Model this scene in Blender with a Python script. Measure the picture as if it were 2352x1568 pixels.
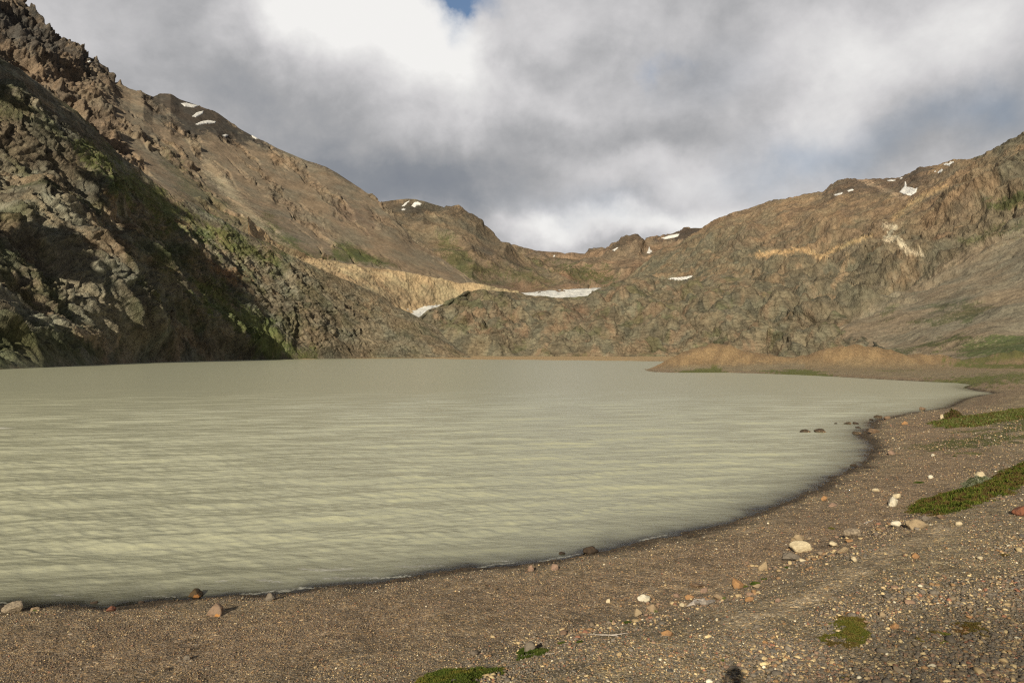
import bpy, bmesh, math, random
import numpy as np
from mathutils import Vector, Matrix
from mathutils.bvhtree import BVHTree

for o in list(bpy.data.objects): bpy.data.objects.remove(o)
S = bpy.context.scene
COL = S.collection
random.seed(4); RNG = np.random.default_rng(11)

# ------------------------------------------------------------------ camera
H = 6.5                                   # eye height above the lake, metres
F = 1568.0                                # focal length in photo units (frame 2352 x 1568 units)
PITCH = math.atan((809.7 - 784) / F)
cam_data = bpy.data.cameras.new('camera'); cam = bpy.data.objects.new('camera', cam_data); COL.objects.link(cam)
cam_data.sensor_width = 36; cam_data.lens = 24; cam_data.clip_start = 0.1; cam_data.clip_end = 30000
cam.location = (0, 0, H); cam.rotation_euler = (math.pi / 2 + PITCH, 0, 0)
S.camera = cam
# ------------------------------------------------------------------ sun and sky
SUN_EL = math.radians(24.0); SUN_AZ = math.radians(17.5)     # light travels forward and to the right
LD = Vector((math.sin(SUN_AZ) * math.cos(SUN_EL), math.cos(SUN_AZ) * math.cos(SUN_EL), -math.sin(SUN_EL)))
sun_d = bpy.data.lights.new('sun', 'SUN'); sun = bpy.data.objects.new('sun', sun_d); COL.objects.link(sun)
sun_d.energy = 4.7; sun_d.angle = math.radians(0.5); sun_d.color = (1.0, 0.875, 0.66)
sun.rotation_euler = LD.to_track_quat('-Z', 'Y').to_euler(); sun.location = (-60, -200, 110)
S.view_settings.view_transform = 'Standard'; S.view_settings.look = 'None'
S.view_settings.exposure = 0.12; S.view_settings.gamma = 1.0
S.cycles.max_bounces = 5; S.cycles.transparent_max_bounces = 8
S.cycles.use_denoising = False; S.cycles.filter_width = 1.25

class NT:
    def __init__(s, tree): s.t = tree; tree.nodes.clear()
    def n(s, kind, **kw):
        nd = s.t.nodes.new(kind)
        for k, v in kw.items():
            if k.startswith('i_'):
                key = k[2:]; key = int(key) if key.isdigit() else key.replace('_', ' ')
                sock = nd.inputs[key]
                if isinstance(v, bpy.types.NodeSocket): s.t.links.new(v, sock)
                else: sock.default_value = v
            else: setattr(nd, k, v)
        return nd
    def math(s, op, a, b=0.0, c=0.0, clamp=False):
        nd = s.n('ShaderNodeMath', operation=op); nd.use_clamp = clamp
        for i, v in enumerate((a, b, c)):
            if isinstance(v, bpy.types.NodeSocket): s.t.links.new(v, nd.inputs[i])
            else: nd.inputs[i].default_value = v
        return nd.outputs[0]
    def vmath(s, op, a, b=(0, 0, 0), out=0):
        nd = s.n('ShaderNodeVectorMath', operation=op)
        for i, v in enumerate((a, b)):
            if isinstance(v, bpy.types.NodeSocket): s.t.links.new(v, nd.inputs[i])
            else: nd.inputs[i].default_value = v
        return nd.outputs[out]
    def mix(s, f, a, b, blend='MIX'):
        nd = s.n('ShaderNodeMix', data_type='RGBA', blend_type=blend)
        for i, v in ((0, f), (6, a), (7, b)):
            if isinstance(v, bpy.types.NodeSocket): s.t.links.new(v, nd.inputs[i])
            else: nd.inputs[i].default_value = v if i == 0 or len(v) == 4 else (*v, 1)
        return nd.outputs[2]
    def ramp(s, f, stops, interp='LINEAR'):
        nd = s.n('ShaderNodeValToRGB', i_0=f); r = nd.color_ramp; r.interpolation = interp
        while len(r.elements) < len(stops): r.elements.new(0.5)
        for e, (p, c) in zip(r.elements, stops):
            e.position = p; e.color = (c, c, c, 1) if isinstance(c, (int, float)) else (*c, 1)
        return nd.outputs[0]
    def noise(s, vec, scale, detail=4, rough=0.55, typ='FBM', dist=0.0):
        nd = s.n('ShaderNodeTexNoise', noise_type=typ, i_Vector=vec, i_Scale=scale, i_Detail=detail, i_Roughness=rough, i_Distortion=dist)
        if typ != 'FBM': nd.normalize = True
        return nd.outputs[0]
    def mapr(s, v, a, b, c=0.0, d=1.0, smooth=True):
        nd = s.n('ShaderNodeMapRange', i_0=v, i_1=a, i_2=b, i_3=c, i_4=d)
        if smooth: nd.interpolation_type = 'SMOOTHSTEP'
        return nd.outputs[0]

def P2dir(px, py):
    """direction of a photo point, scaled so that y (forward) = 1; works on arrays"""
    x = (np.asarray(px, float) - 1176) / F; z = -(np.asarray(py, float) - 784) / F
    y = math.cos(PITCH) - z * math.sin(PITCH); zz = math.sin(PITCH) + z * math.cos(PITCH)
    return x / y, zz / y

world = bpy.data.worlds.new('World'); S.world = world; world.use_nodes = True
w = NT(world.node_tree)
D_ = w.vmath('NORMALIZE', w.n('ShaderNodeTexCoord').outputs['Generated'])
sky = w.n('ShaderNodeTexSky', sky_type='NISHITA', sun_disc=False, sun_elevation=SUN_EL, sun_rotation=math.pi + SUN_AZ)
sky.altitude = 600; sky.air_density = 1.0; sky.dust_density = 1.5
sep = w.n('ShaderNodeSeparateXYZ', i_0=D_)
den = w.math('ADD', w.math('MAXIMUM', sep.outputs[2], 0.0), 0.38)
cx = w.math('DIVIDE', sep.outputs[0], den); cy = w.math('DIVIDE', sep.outputs[1], den)
CP = w.n('ShaderNodeCombineXYZ', i_0=cx, i_1=cy, i_2=0.0).outputs[0]
warp = w.n('ShaderNodeTexNoise', i_Vector=D_, i_Scale=3.6, i_Detail=8.0, i_Roughness=0.56)
WV = w.vmath('ADD', D_, w.vmath('MULTIPLY', w.vmath('SUBTRACT', warp.outputs[1], (.5, .5, .5)), (.34, .34, .22)))
def blob(px, py, rx, ry, amp):
    """a soft patch of cloud brightness in a fixed direction of the sky; radii in photo units"""
    tx, tz = P2dir(px, py); v = Vector((float(tx), 1.0, float(tz))).normalized()
    d = w.vmath('MULTIPLY', w.vmath('SUBTRACT', WV, tuple(v)), (F / rx, F / rx, F / ry))
    l = w.vmath('LENGTH', d, out=1)
    return w.math('MULTIPLY', w.mapr(l, 1.25, 0.0), amp)
BR = [(860, 120, 330, 130, .55), (1130, 200, 190, 120, .40), (640, 60, 180, 90, .22), (1000, 300, 250, 60, .12), (1930, 220, 130, 170, .22),
      (1750, 130, 300, 120, .14), (2200, 120, 160, 110, .22), (1500, 520, 330, 45, .40), (1240, 550, 160, 40, .35),
      (1560, 400, 180, 60, .16), (1640, 460, 120, 70, .12), (2100, 60, 300, 90, .12), (1200, 515, 60, 22, .25),
      (80, 130, 150, 110, .10), (1450, 30, 200, 60, .08),
      (620, 380, 460, 110, -.13), (1000, 440, 330, 75, -.22), (1430, 330, 300, 60, -.12), (300, 230, 260, 100, -.10),
      (2150, 330, 260, 80, -.10), (1330, 150, 110, 60, -.16), (520, 150, 100, 120, -.08)]
tot = 0.56
for b in BR: tot = w.math('ADD', tot, blob(*b))
n1 = w.noise(D_, 3.4, 9, 0.55, dist=0.25); n2 = w.noise(w.n('ShaderNodeMapping', i_0=D_, i_2=(0, .3, 0), i_3=(.95, 1, 1.25)).outputs[0], 7.0, 9, 0.62, dist=.15)
nn = w.math('ADD', w.math('MULTIPLY', w.math('SUBTRACT', n1, .5), 0.62), w.math('MULTIPLY', w.math('SUBTRACT', n2, .5), .55))
tot = w.math('ADD', tot, nn)
ccol = w.ramp(tot, [(0.0, (.165, .185, .225)), (.28, (.235, .25, .275)), (.45, (.35, .352, .362)), (.70, (.58, .57, .575)), (1.0, (.82, .81, .79))])
# blue gaps
gap = 0.0; hole = 0.0
for b in [(1088, 22, 80, 95, 1.3), (1150, 2, 90, 40, .9), (1505, 145, 45, 50, .55), (1110, 50, 60, 40, .6)]: hole = w.math('ADD', hole, blob(*b))
for b in [ (1800, 400, 230, 60, .42), (1960, 330, 260, 60, .35),
          (1330, 490, 240, 50, .40), (1590, 160, 160, 90, .16), (2280, 260, 160, 60, .45)]:
    gap = w.math('ADD', gap, blob(*b))
gap = w.math('MULTIPLY', gap, w.mapr(w.noise(D_, 5.5, 6, .6), .36, .62, .45, 1.0))
gap = w.math('MINIMUM', gap, 1.0)
below = w.mapr(sep.outputs[2], -0.01, 0.05)
nish = w.mix(1.0, sky.outputs[0], (.62, .66, .66, 1), 'MULTIPLY')
cl10 = w.vmath('SCALE', ccol); cl10.node.inputs[3].default_value = 10.0
skyc = w.mix(gap, cl10, w.mix(.75, cl10, nish)); skyc = w.mix(w.math('MINIMUM', w.math('MULTIPLY', hole, w.mapr(w.noise(D_, 9.0, 7, .6), .35, .6, .3, 1.0)), 1.0), skyc, sky.outputs[0])
# dimming added to the sky overhead and behind the viewer, for deeper shade
dim = w.math('MULTIPLY', w.mapr(sep.outputs[1], .15, .62, .30, 1.0), w.mapr(sep.outputs[2], .62, .85, 1.0, .45))
sk2 = w.vmath('SCALE', skyc); w.t.links.new(dim, sk2.node.inputs[3]); skyc = sk2
bg = w.n('ShaderNodeBackground', i_0=skyc, i_1=0.1)
w.n('ShaderNodeOutputWorld', i_0=bg.outputs[0])

# ------------------------------------------------------------------ numeric helpers
_perm = np.random.default_rng(5).permutation(256); _perm = np.concatenate([_perm, _perm, _perm])
_g = np.array([[1,1,0],[-1,1,0],[1,-1,0],[-1,-1,0],[1,0,1],[-1,0,1],[1,0,-1],[-1,0,-1],[0,1,1],[0,-1,1],[0,1,-1],[0,-1,-1]], np.float32)
_t = [np.ascontiguousarray(_g[_perm % 12, i]) for i in range(3)]; _perm = _perm.astype(np.int32)
from concurrent.futures import ThreadPoolExecutor
POOL = ThreadPoolExecutor(4)
def chunked(fn, *arrs):
    """evaluate an elementwise function on flat pieces in parallel"""
    arrs = np.broadcast_arrays(*arrs); shp = arrs[0].shape; fl = [np.ascontiguousarray(a, np.float32).reshape(-1) for a in arrs]; n = fl[0].size
    if n < 60000: return fn(*fl).reshape(shp)
    out = np.empty(n, np.float32); st = 40000
    def run(i): out[i:i + st] = fn(*[a[i:i + st] for a in fl])
    list(POOL.map(run, range(0, n, st))); return out.reshape(shp)
def _perlin(x, y, z):
    fx = np.floor(x); fy = np.floor(y); fz = np.floor(z)
    xf = x - fx; yf = y - fy; zf = z - fz; xi = fx.astype(np.int32) & 255; yi = fy.astype(np.int32) & 255; zi = fz.astype(np.int32) & 255
    u = xf**3 * (xf * (xf * 6 - 15) + 10); v = yf**3 * (yf * (yf * 6 - 15) + 10); t = zf**3 * (zf * (zf * 6 - 15) + 10)
    A = np.take(_perm, xi) + yi; B = np.take(_perm, xi + 1) + yi
    def c(pa, dy, dz):
        return np.take(_perm, pa + dy) + zi + dz
    def gr(h, a, b, d): return np.take(_t[0], h) * (xf - a) + np.take(_t[1], h) * (yf - b) + np.take(_t[2], h) * (zf - d)
    def L(a, b, f): return a + (b - a) * f
    r = []
    for dz in (0, 1):
        r.append(L(L(gr(c(A, 0, dz), 0, 0, dz), gr(c(B, 0, dz), 1, 0, dz), u), L(gr(c(A, 1, dz), 0, 1, dz), gr(c(B, 1, dz), 1, 1, dz), u), v))
    return L(r[0], r[1], t)
def perlin(x, y, z): return chunked(_perlin, x, y, z)
def fbm(x, y, z, octv=5, gain=.5, lac=2.03):
    a = 1.0; r = 0; f = 1.0
    for i in range(octv): r = r + a * perlin(x * f + 7.3 * i, y * f + 3.1 * i, z * f); a *= gain; f *= lac
    return r
def ridged(x, y, z, octv=5, gain=.5, lac=2.07):
    a = 1.0; r = 0; f = 1.0; wgt = 1.0; s = 0
    for i in range(octv):
        n = (1 - np.abs(perlin(x * f + 11.3 * i, y * f + 5.7 * i, z * f)) * 1.9); n = np.clip(n, 0, 1)**2 * wgt
        wgt = np.clip(n * 1.6, 0, 1); r = r + n * a; s += a; a *= gain; f *= lac
    return r / s
def sstep(a, b, x):
    t = np.clip((x - a) / (b - a), 0, 1); return t * t * (3 - 2 * t)
def seg_dist(x, y, pts, closed=False):
    P = np.asarray(pts, np.float64); n = len(pts)
    def f(x, y):
        best = np.full(np.shape(x), 1e18, np.float32)
        for i in range(n if closed else n - 1):
            ax, ay = P[i]; bx, by = P[(i + 1) % n]; dx = bx - ax; dy = by - ay; q = dx * dx + dy * dy + 1e-9
            ux = x - np.float32(ax); uy = y - np.float32(ay); t = np.clip(ux * np.float32(dx / q) + uy * np.float32(dy / q), 0, 1)
            np.minimum(best, (ux - t * np.float32(dx))**2 + (uy - t * np.float32(dy))**2, out=best)
        return np.sqrt(best)
    return chunked(f, x, y)
def inside(x, y, pts):
    P = np.asarray(pts, np.float64); n = len(pts)
    def f(x, y):
        r = np.zeros(np.shape(x), bool)
        for i in range(n):
            ax, ay = P[i]; bx, by = P[(i + 1) % n]
            if ay == by: continue
            r ^= ((np.float32(ay) > y) != (np.float32(by) > y)) & (x < np.float32((bx - ax) / (by - ay)) * (y - np.float32(ay)) + np.float32(ax))
        return r
    return chunked(f, x, y) > .5
def sdist(x, y, pts):
    """signed distance, positive inside"""
    return seg_dist(x, y, pts, True) * np.where(inside(x, y, pts), 1, -1)

def mesh_grid(name, X, Y, Z, mat, attrs=None, kind='structure', smooth=True, keep=None):
    nr, nc = X.shape; me = bpy.data.meshes.new(name)
    co = np.stack([X, Y, Z], -1).reshape(-1, 3).astype(np.float32)
    i = np.arange(nr * nc).reshape(nr, nc)
    q = np.stack([i[:-1, :-1], i[:-1, 1:], i[1:, 1:], i[1:, :-1]], -1).reshape(-1, 4)
    if keep is not None:
        q = q[keep.reshape(-1)]; used = np.unique(q); mp = np.zeros(nr * nc, int); mp[used] = np.arange(len(used)); q = mp[q]; co = co[used]
    me.vertices.add(len(co)); me.vertices.foreach_set('co', co.reshape(-1))
    me.loops.add(q.size); me.loops.foreach_set('vertex_index', q.reshape(-1).astype(np.int32))
    me.polygons.add(len(q)); me.polygons.foreach_set('loop_start', (np.arange(len(q)) * 4).astype(np.int32))
    me.update(calc_edges=True); me.validate()
    if smooth: me.polygons.foreach_set('use_smooth', np.ones(len(me.polygons), bool))
    for k, v in (attrs or {}).items():
        v = np.asarray(v, np.float32)
        if v.ndim == 3:
            a = me.attributes.new(k, 'FLOAT_COLOR', 'POINT'); c = np.concatenate([v.reshape(-1, 3), np.ones((nr * nc, 1))], 1)
            if keep is not None: c = c[used]
            a.data.foreach_set('color', c.reshape(-1).astype(np.float32))
        else:
            a = me.attributes.new(k, 'FLOAT', 'POINT'); c = v.reshape(-1)
            if keep is not None: c = c[used]
            a.data.foreach_set('value', c.astype(np.float32))
    me.materials.append(mat)
    o = bpy.data.objects.new(name, me); COL.objects.link(o)
    if kind: o['kind'] = kind
    return o
def raw_mesh(name, co, faces, mat, colors=None, smooth=False):
    """faces: (n,3) int array; colors per vertex"""
    me = bpy.data.meshes.new(name); n = len(faces); k = faces.shape[1]
    me.vertices.add(len(co)); me.vertices.foreach_set('co', np.asarray(co, np.float32).reshape(-1))
    me.loops.add(n * k); me.loops.foreach_set('vertex_index', faces.reshape(-1).astype(np.int32))
    me.polygons.add(n); me.polygons.foreach_set('loop_start', (np.arange(n) * k).astype(np.int32))
    me.update(calc_edges=True)
    if smooth: me.polygons.foreach_set('use_smooth', np.ones(n, bool))
    if colors is not None:
        a = me.attributes.new('Col', 'FLOAT_COLOR', 'POINT')
        a.data.foreach_set('color', np.concatenate([colors, np.ones((len(co), 1))], 1).reshape(-1).astype(np.float32))
    me.materials.append(mat)
    o = bpy.data.objects.new(name, me); COL.objects.link(o); return o

# ------------------------------------------------------------------ materials
TONE = (.97, 1.05, 1.0)
def rock_terrain_mat(name, sizes, bump=1.0, var=0.5, stretch=None, rot=None):
    """sizes: feature sizes in metres, large to small"""
    m = bpy.data.materials.new(name); m.use_nodes = True; t = NT(m.node_tree)
    co = t.n('ShaderNodeTexCoord').outputs['Object']
    if stretch:
        mp = t.n('ShaderNodeMapping', i_0=co, i_2=rot or (0, 0, 0), i_3=stretch); co2 = mp.outputs[0]
    else: co2 = co
    col = t.n('ShaderNodeAttribute', attribute_name='Col').outputs[0]
    rgh = t.n('ShaderNodeAttribute', attribute_name='rough').outputs[2]
    a = t.noise(co2, 1 / sizes[0], 6, .62, dist=.3); b = t.noise(co2, 1 / sizes[1], 8, .65)
    c = t.noise(co, 1 / sizes[2], 6, .7)
    f = t.math('ADD', t.math('MULTIPLY', t.math('SUBTRACT', a, .5), var * 1.6), t.math('MULTIPLY', t.math('SUBTRACT', b, .5), var * 1.5))
    f = t.math('ADD', f, t.math('MULTIPLY', t.math('SUBTRACT', c, .5), var * .9))
    v = t.n('ShaderNodeTexVoronoi', i_Vector=t.vmath('ADD', co2, t.vmath('SCALE', t.n('ShaderNodeTexNoise', i_Vector=co2, i_Scale=1 / sizes[1], i_Detail=4.0).outputs[1])), i_Scale=1 / (sizes[1] * 1.4)); v.feature = 'DISTANCE_TO_EDGE'
    v.inputs[0].links[0].from_node.inputs[1].links[0].from_node.inputs[3].default_value = sizes[1] * 2.2
    crk = t.mapr(v.outputs[0], 0.0, .08, -.20, 0.0); crk = t.math('MULTIPLY', crk, rgh)
    k = t.math('ADD', 1.0, t.math('ADD', t.math('MULTIPLY', f, 1.45), crk))
    k = t.math('MAXIMUM', k, .18)
    cc = t.vmath('SCALE', col); t.t.links.new(k, cc.node.inputs[3])
    tint = t.mix(t.mapr(t.noise(co, 1 / (sizes[0] * 2.3), 5, .6), .38, .66), (1.08, .97, .88), (.93, 1.0, 1.04))
    cc = t.mix(1.0, cc, tint, 'MULTIPLY'); cc = t.mix(1.0, cc, TONE, 'MULTIPLY')
    cc = t.n('ShaderNodeHueSaturation', i_Saturation=.76, i_Color=cc).outputs[0]
    rd = t.noise(co2, 1 / (sizes[1] * 1.5), 7, .6, 'RIDGED_MULTIFRACTAL') if True else b
    hgt = t.math('ADD', t.math('MULTIPLY', b, .8), t.math('MULTIPLY', c, .25))
    hgt = t.math('ADD', hgt, t.math('MULTIPLY', rd, .5))
    hgt = t.math('ADD', hgt, t.math('MULTIPLY', crk, .5)); bp = t.n('ShaderNodeBump', i_Height=hgt, i_Distance=sizes[1] * .60 * bump)
    t.t.links.new(t.math('ADD', .25, t.math('MULTIPLY', rgh, .75)), bp.inputs['Strength'])
    pr = t.n('ShaderNodeBsdfPrincipled', i_Base_Color=cc, i_Roughness=.93, i_Normal=bp.outputs[0]); pr.inputs['Specular IOR Level'].default_value = .15
    t.n('ShaderNodeOutputMaterial', i_0=pr.outputs[0]); return m

# ------------------------------------------------------------------ mountains: sheets built at their own distances
HF = np.random.default_rng(77)
def saw(q):
    fr = q - np.floor(q); return np.where(fr < .86, fr / .86, (1 - fr) / .14) - .5
def billow(x, y, z, octv=4, gain=.5):
    r = 0; a = 1.0; f = 1.0
    for i in range(octv): r = r + a * np.abs(perlin(x * f + 3.1 * i, y * f + 9.7 * i, z * f)); a *= gain; f *= 2.03
    return r
def features(px, py, col, wx, wy, feats):
    """blend local materials (grass, scree, veins) into a rock colour; feats: (poly or line, colour, soft, warp, opacity, width|None)"""
    for ft in feats:
        pts, c, soft, wp, op = ft[:5]; width = ft[5] if len(ft) > 5 else None
        xs = [p[0] for p in pts]; ys = [p[1] for p in pts]; mg = 4 * soft + wp * 2 + (width or 0) + 5
        sel = (px > min(xs) - mg) & (px < max(xs) + mg) & (py > min(ys) - mg) & (py < max(ys) + mg)
        if not sel.any(): continue
        x = px[sel] + wx[sel] * wp; y = py[sel] + wy[sel] * wp
        d = sdist(x, y, pts) if width is None else width - seg_dist(x, y, pts)
        f = sstep(-soft, soft, d + HF.uniform(-1.4, 1.4, d.shape) * soft) * op
        col[sel] = col[sel] * (1 - f[:, None]) + np.array(c) * f[:, None]
    return col

def sheet(name, rows, x0, x1, nc, counts, mat, disp, colour, smooth_v=9, ws=60):
    px = np.linspace(x0, x1, nc); R = []
    for r in rows:
        r = sorted(r); R.append((np.interp(px, [p[0] for p in r], [p[1] for p in r]), np.exp(np.interp(px, [p[0] for p in r], np.log([p[2] for p in r])))))
    PY = []; DD = []
    for k in range(len(R) - 1):
        t = np.linspace(0, 1, counts[k], endpoint=False)[:, None]
        PY.append(R[k][0] * (1 - t) + R[k + 1][0] * t); DD.append(np.exp(np.log(R[k][1]) * (1 - t) + np.log(R[k + 1][1]) * t))
    PY.append(R[-1][0][None]); DD.append(R[-1][1][None]); PY = np.concatenate(PY); DD = np.concatenate(DD)
    if smooth_v:
        k = np.hanning(smooth_v + 2)[1:-1]; k /= k.sum(); h = smooth_v // 2
        for A in (PY, DD):
            pad = np.concatenate([np.repeat(A[:1], h, 0), A, np.repeat(A[-1:], h, 0)])
            A[:] = sum(k[i] * pad[i:i + len(A)] for i in range(smooth_v))
    PX = np.broadcast_to(px, PY.shape).copy()
    tx, tz = P2dir(PX, PY); X = tx * DD; Y = DD.copy(); Z = H + tz * DD
    V = np.stack([X, Y, Z], -1); du = np.gradient(V, axis=1); dv = np.gradient(V, axis=0)
    N = np.cross(du, dv); N /= np.linalg.norm(N, axis=-1, keepdims=True) + 1e-9
    N *= np.where((N * (V - np.array([0, 0, H]))).sum(-1) > 0, -1, 1)[..., None]
    N = N * .8 + np.array([0, 0, .2])
    d, rough = disp(PX, PY, X, Y, Z)
    d = d * np.concatenate([np.ones(d.shape[0] - counts[-1] - 1), np.maximum(0, 1 - np.arange(counts[-1] + 1) / 3.)])[:, None]
    V = V + N * d[..., None]
    wx = fbm(X / ws, Y / ws, Z / ws + 9, 6, .66); wy = fbm(X / ws + 31, Y / ws, Z / ws, 6, .66)
    # where the displaced surface shows from the lake shore, so that local materials lie where they belong
    ry = np.maximum(V[..., 1], 1); ta = V[..., 0] / ry; tb = (V[..., 2] - H) / ry; cp, sp_ = math.cos(PITCH), math.sin(PITCH)
    kk = 1 / (cp + tb * sp_); PX2 = 1176 + F * ta * kk; PY2 = 784 - F * (tb * cp - sp_) * kk
    col, rough2 = colour(PX2, PY2, X, Y, Z, wx, wy, d)
    return mesh_grid(name, V[..., 0], V[..., 1], V[..., 2], mat, {'Col': np.clip(col, 0.01, .9), 'rough': rough if rough2 is None else rough2})

def mixc(a, b, f): return np.array(a) * (1 - f[..., None]) + np.array(b) * f[..., None]
GRASS = (.085, .105, .026)

# --- far cirque at the head of the valley
def d_far(amp, s):
    def f(PX, PY, X, Y, Z):
        return (ridged(X / s, Y / s, Z / s * .8, 7) - .45) * amp + fbm(X / (s * .12), Y / (s * .12), Z / (s * .12), 4) * amp * .05, np.ones_like(X)
    return f
def c_cirque(PX, PY, X, Y, Z, wx, wy, d):
    col = mixc((.30, .19, .115), (.20, .135, .09), sstep(-.3, .4, fbm(X / 90, Y / 90, Z / 60, 5, .6)))
    fe = [([(1180, 560), (1260, 572), (1400, 566), (1400, 574), (1260, 586), (1190, 580)], (.13, .09, .07), 4, 8, .7),
          ([(1400, 580), (1420, 545), (1470, 530), (1482, 550), (1450, 560), (1420, 575)], (.10, .075, .06), 4, 8, .8),
          ([(1500, 552), (1530, 535), (1610, 515), (1620, 545), (1540, 552)], (.085, .065, .06), 3, 8, .9),
          ([(1180, 590), (1230, 600), (1290, 640), (1240, 640), (1180, 610)], GRASS, 8, 20, .7),
          ([(1270, 600), (1330, 615), (1400, 620), (1420, 640), (1330, 650), (1280, 625)], GRASS, 8, 26, .75),
          ([(1280, 660), (1340, 640), (1300, 625), (1230, 640), (1250, 665)], (.28, .14, .08), 8, 12, .6)]
    return features(PX, PY, col, wx, wy, fe), None
m_far = rock_terrain_mat('far_rock', (60, 16, 4), 1.0, .55)
sheet('hills', [[(1120, 720, 2300), (1700, 700, 2300)], [(1120, 640, 2700), (1350, 640, 2900), (1700, 620, 2700)],
    [(1100, 590, 3500), (1180, 566, 3500), (1200, 573, 3500), (1260, 581, 3500), (1330, 583, 3500), (1392, 571, 3500), (1410, 559, 3500), (1432, 545, 3500), (1458, 538, 3450), (1472, 543, 3450), (1482, 552, 3500), (1510, 548, 3500), (1545, 536, 3500), (1580, 524, 3500), (1600, 526, 3500), (1640, 530, 3500), (1700, 560, 3500)],
    [(1100, 700, 3900), (1700, 700, 3900)]], 1110, 1690, 420, (40, 150, 30), m_far, d_far(60, 260), c_cirque)

# --- far left brown hill with rounded crest
def c_hilld(PX, PY, X, Y, Z, wx, wy, d):
    col = mixc((.24, .165, .10), (.17, .125, .085), sstep(-.3, .4, fbm(X / 80, Y / 80, Z / 50, 5, .6)))
    fe = [([(860, 455), (930, 455), (1000, 466), (1060, 480), (1100, 500), (1000, 488), (930, 500), (880, 485)], (.085, .07, .06), 6, 10, .85),
          ([(1040, 495), (1100, 505), (1165, 560), (1190, 590), (1100, 545)], (.13, .11, .085), 8, 12, .7),
          ([(1000, 540), (1020, 545), (1100, 610), (1170, 640), (1060, 640), (1020, 600)], GRASS, 10, 24, .65),
          ([(1150, 590), (1200, 620), (1290, 650), (1260, 655), (1180, 640)], GRASS, 8, 18, .6),
          ([(1080, 560), (1120, 570), (1200, 610), (1190, 620), (1120, 590)], (.12, .09, .075), 6, 10, .7),
          ([(1130, 650), (1330, 656), (1340, 670), (1130, 670)], (.21, .12, .075), 6, 10, .6)]
    return features(PX, PY, col, wx, wy, fe), None
m_hilld = rock_terrain_mat('brown_hillside', (50, 13, 4), .9, .45)
sheet('hills', [[(820, 760, 1750), (1100, 720, 1750), (1400, 700, 1800)], [(820, 660, 1900), (1100, 655, 1950), (1340, 668, 2050), (1400, 690, 2050)],
    [(820, 560, 2200), (900, 545, 2200), (1040, 560, 2250), (1165, 610, 2300), (1262, 640, 2350), (1345, 665, 2150), (1400, 690, 2100)],
    [(820, 480, 2500), (870, 466, 2600), (900, 462, 2600), (932, 458, 2600), (955, 460, 2600), (1000, 473, 2600), (1045, 478, 2600), (1070, 485, 2600), (1097, 497, 2600), (1130, 532, 2600), (1150, 552, 2600), (1165, 563, 2600), (1203, 592, 2600), (1262, 628, 2600), (1345, 664, 2500), (1400, 700, 2500)],
    [(820, 640, 2900), (1400, 760, 2900)]], 830, 1390, 420, (30, 60, 120, 20), m_hilld, d_far(42, 240), c_hilld)

# --- far left mountain: jagged top left, dark summit, screes
BROWN = (.235, .16, .10)
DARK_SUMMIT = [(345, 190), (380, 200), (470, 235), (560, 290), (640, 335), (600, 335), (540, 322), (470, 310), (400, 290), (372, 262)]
SCREE_BIG = [(700, 420), (760, 470), (850, 520), (905, 500), (1000, 570), (1090, 645), (1090, 690), (960, 640), (850, 600), (775, 565), (735, 520), (690, 460)]
def far_scree(PX, PY, X, Y, Z):
    sc = sstep(-25, 40, sdist(PX, PY, SCREE_BIG)) + sstep(-14, 14, 22 - seg_dist(PX, PY, [(480, 380), (560, 470), (620, 545), (700, 600)]))
    ac = PX * .64 - PY * .77; al = PX * .77 + PY * .64; ac = ac + 14 * fbm(PX / 60, PY / 60, PX * 0, 3)
    st = fbm(ac / 24, al / 230, PX * 0 + 2, 4, .5); low = sstep(240, 380, PX + .3 * PY)
    sc = np.maximum(sc, 1.0 * sstep(-.28, -.04, st) * low)
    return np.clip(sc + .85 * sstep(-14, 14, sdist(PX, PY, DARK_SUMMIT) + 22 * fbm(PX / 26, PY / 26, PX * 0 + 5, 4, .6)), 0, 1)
def d_left_far(PX, PY, X, Y, Z):
    s = 170
    g = ridged(X / s, Y / (s * .7), Z / s, 8) - .45
    sc = far_scree(PX, PY, X, Y, Z)
    top = sstep(420, 150, PX)
    d = g * (28 + 24 * top) * (1 - .88 * sc) + fbm(X / 22, Y / 22, Z / 18, 5, .6) * (4.5 + 5 * top) * (1 - .85 * sc)
    d = d + (ridged(X / 45 + 4, Y / 45, Z / 90, 4) - .4) * (9 + 9 * top) * (1 - sc)
    q = (X * .7 + Z) / 40 + fbm(X / 90, Y / 90, Z / 90, 5) * 1.6; q2 = (Z * 1.2 - X) / 48 + fbm(X / 90 + 7, Y / 90, Z / 90, 5) * 1.5
    d = d + (saw(q) * 5 + saw(q2) * 6 + billow(X / 30, Y / 30, Z / 30, 4, .5) * 6) * (1 - sc) * (.6 + .8 * top)
    return d, 1 - .8 * sc
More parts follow.
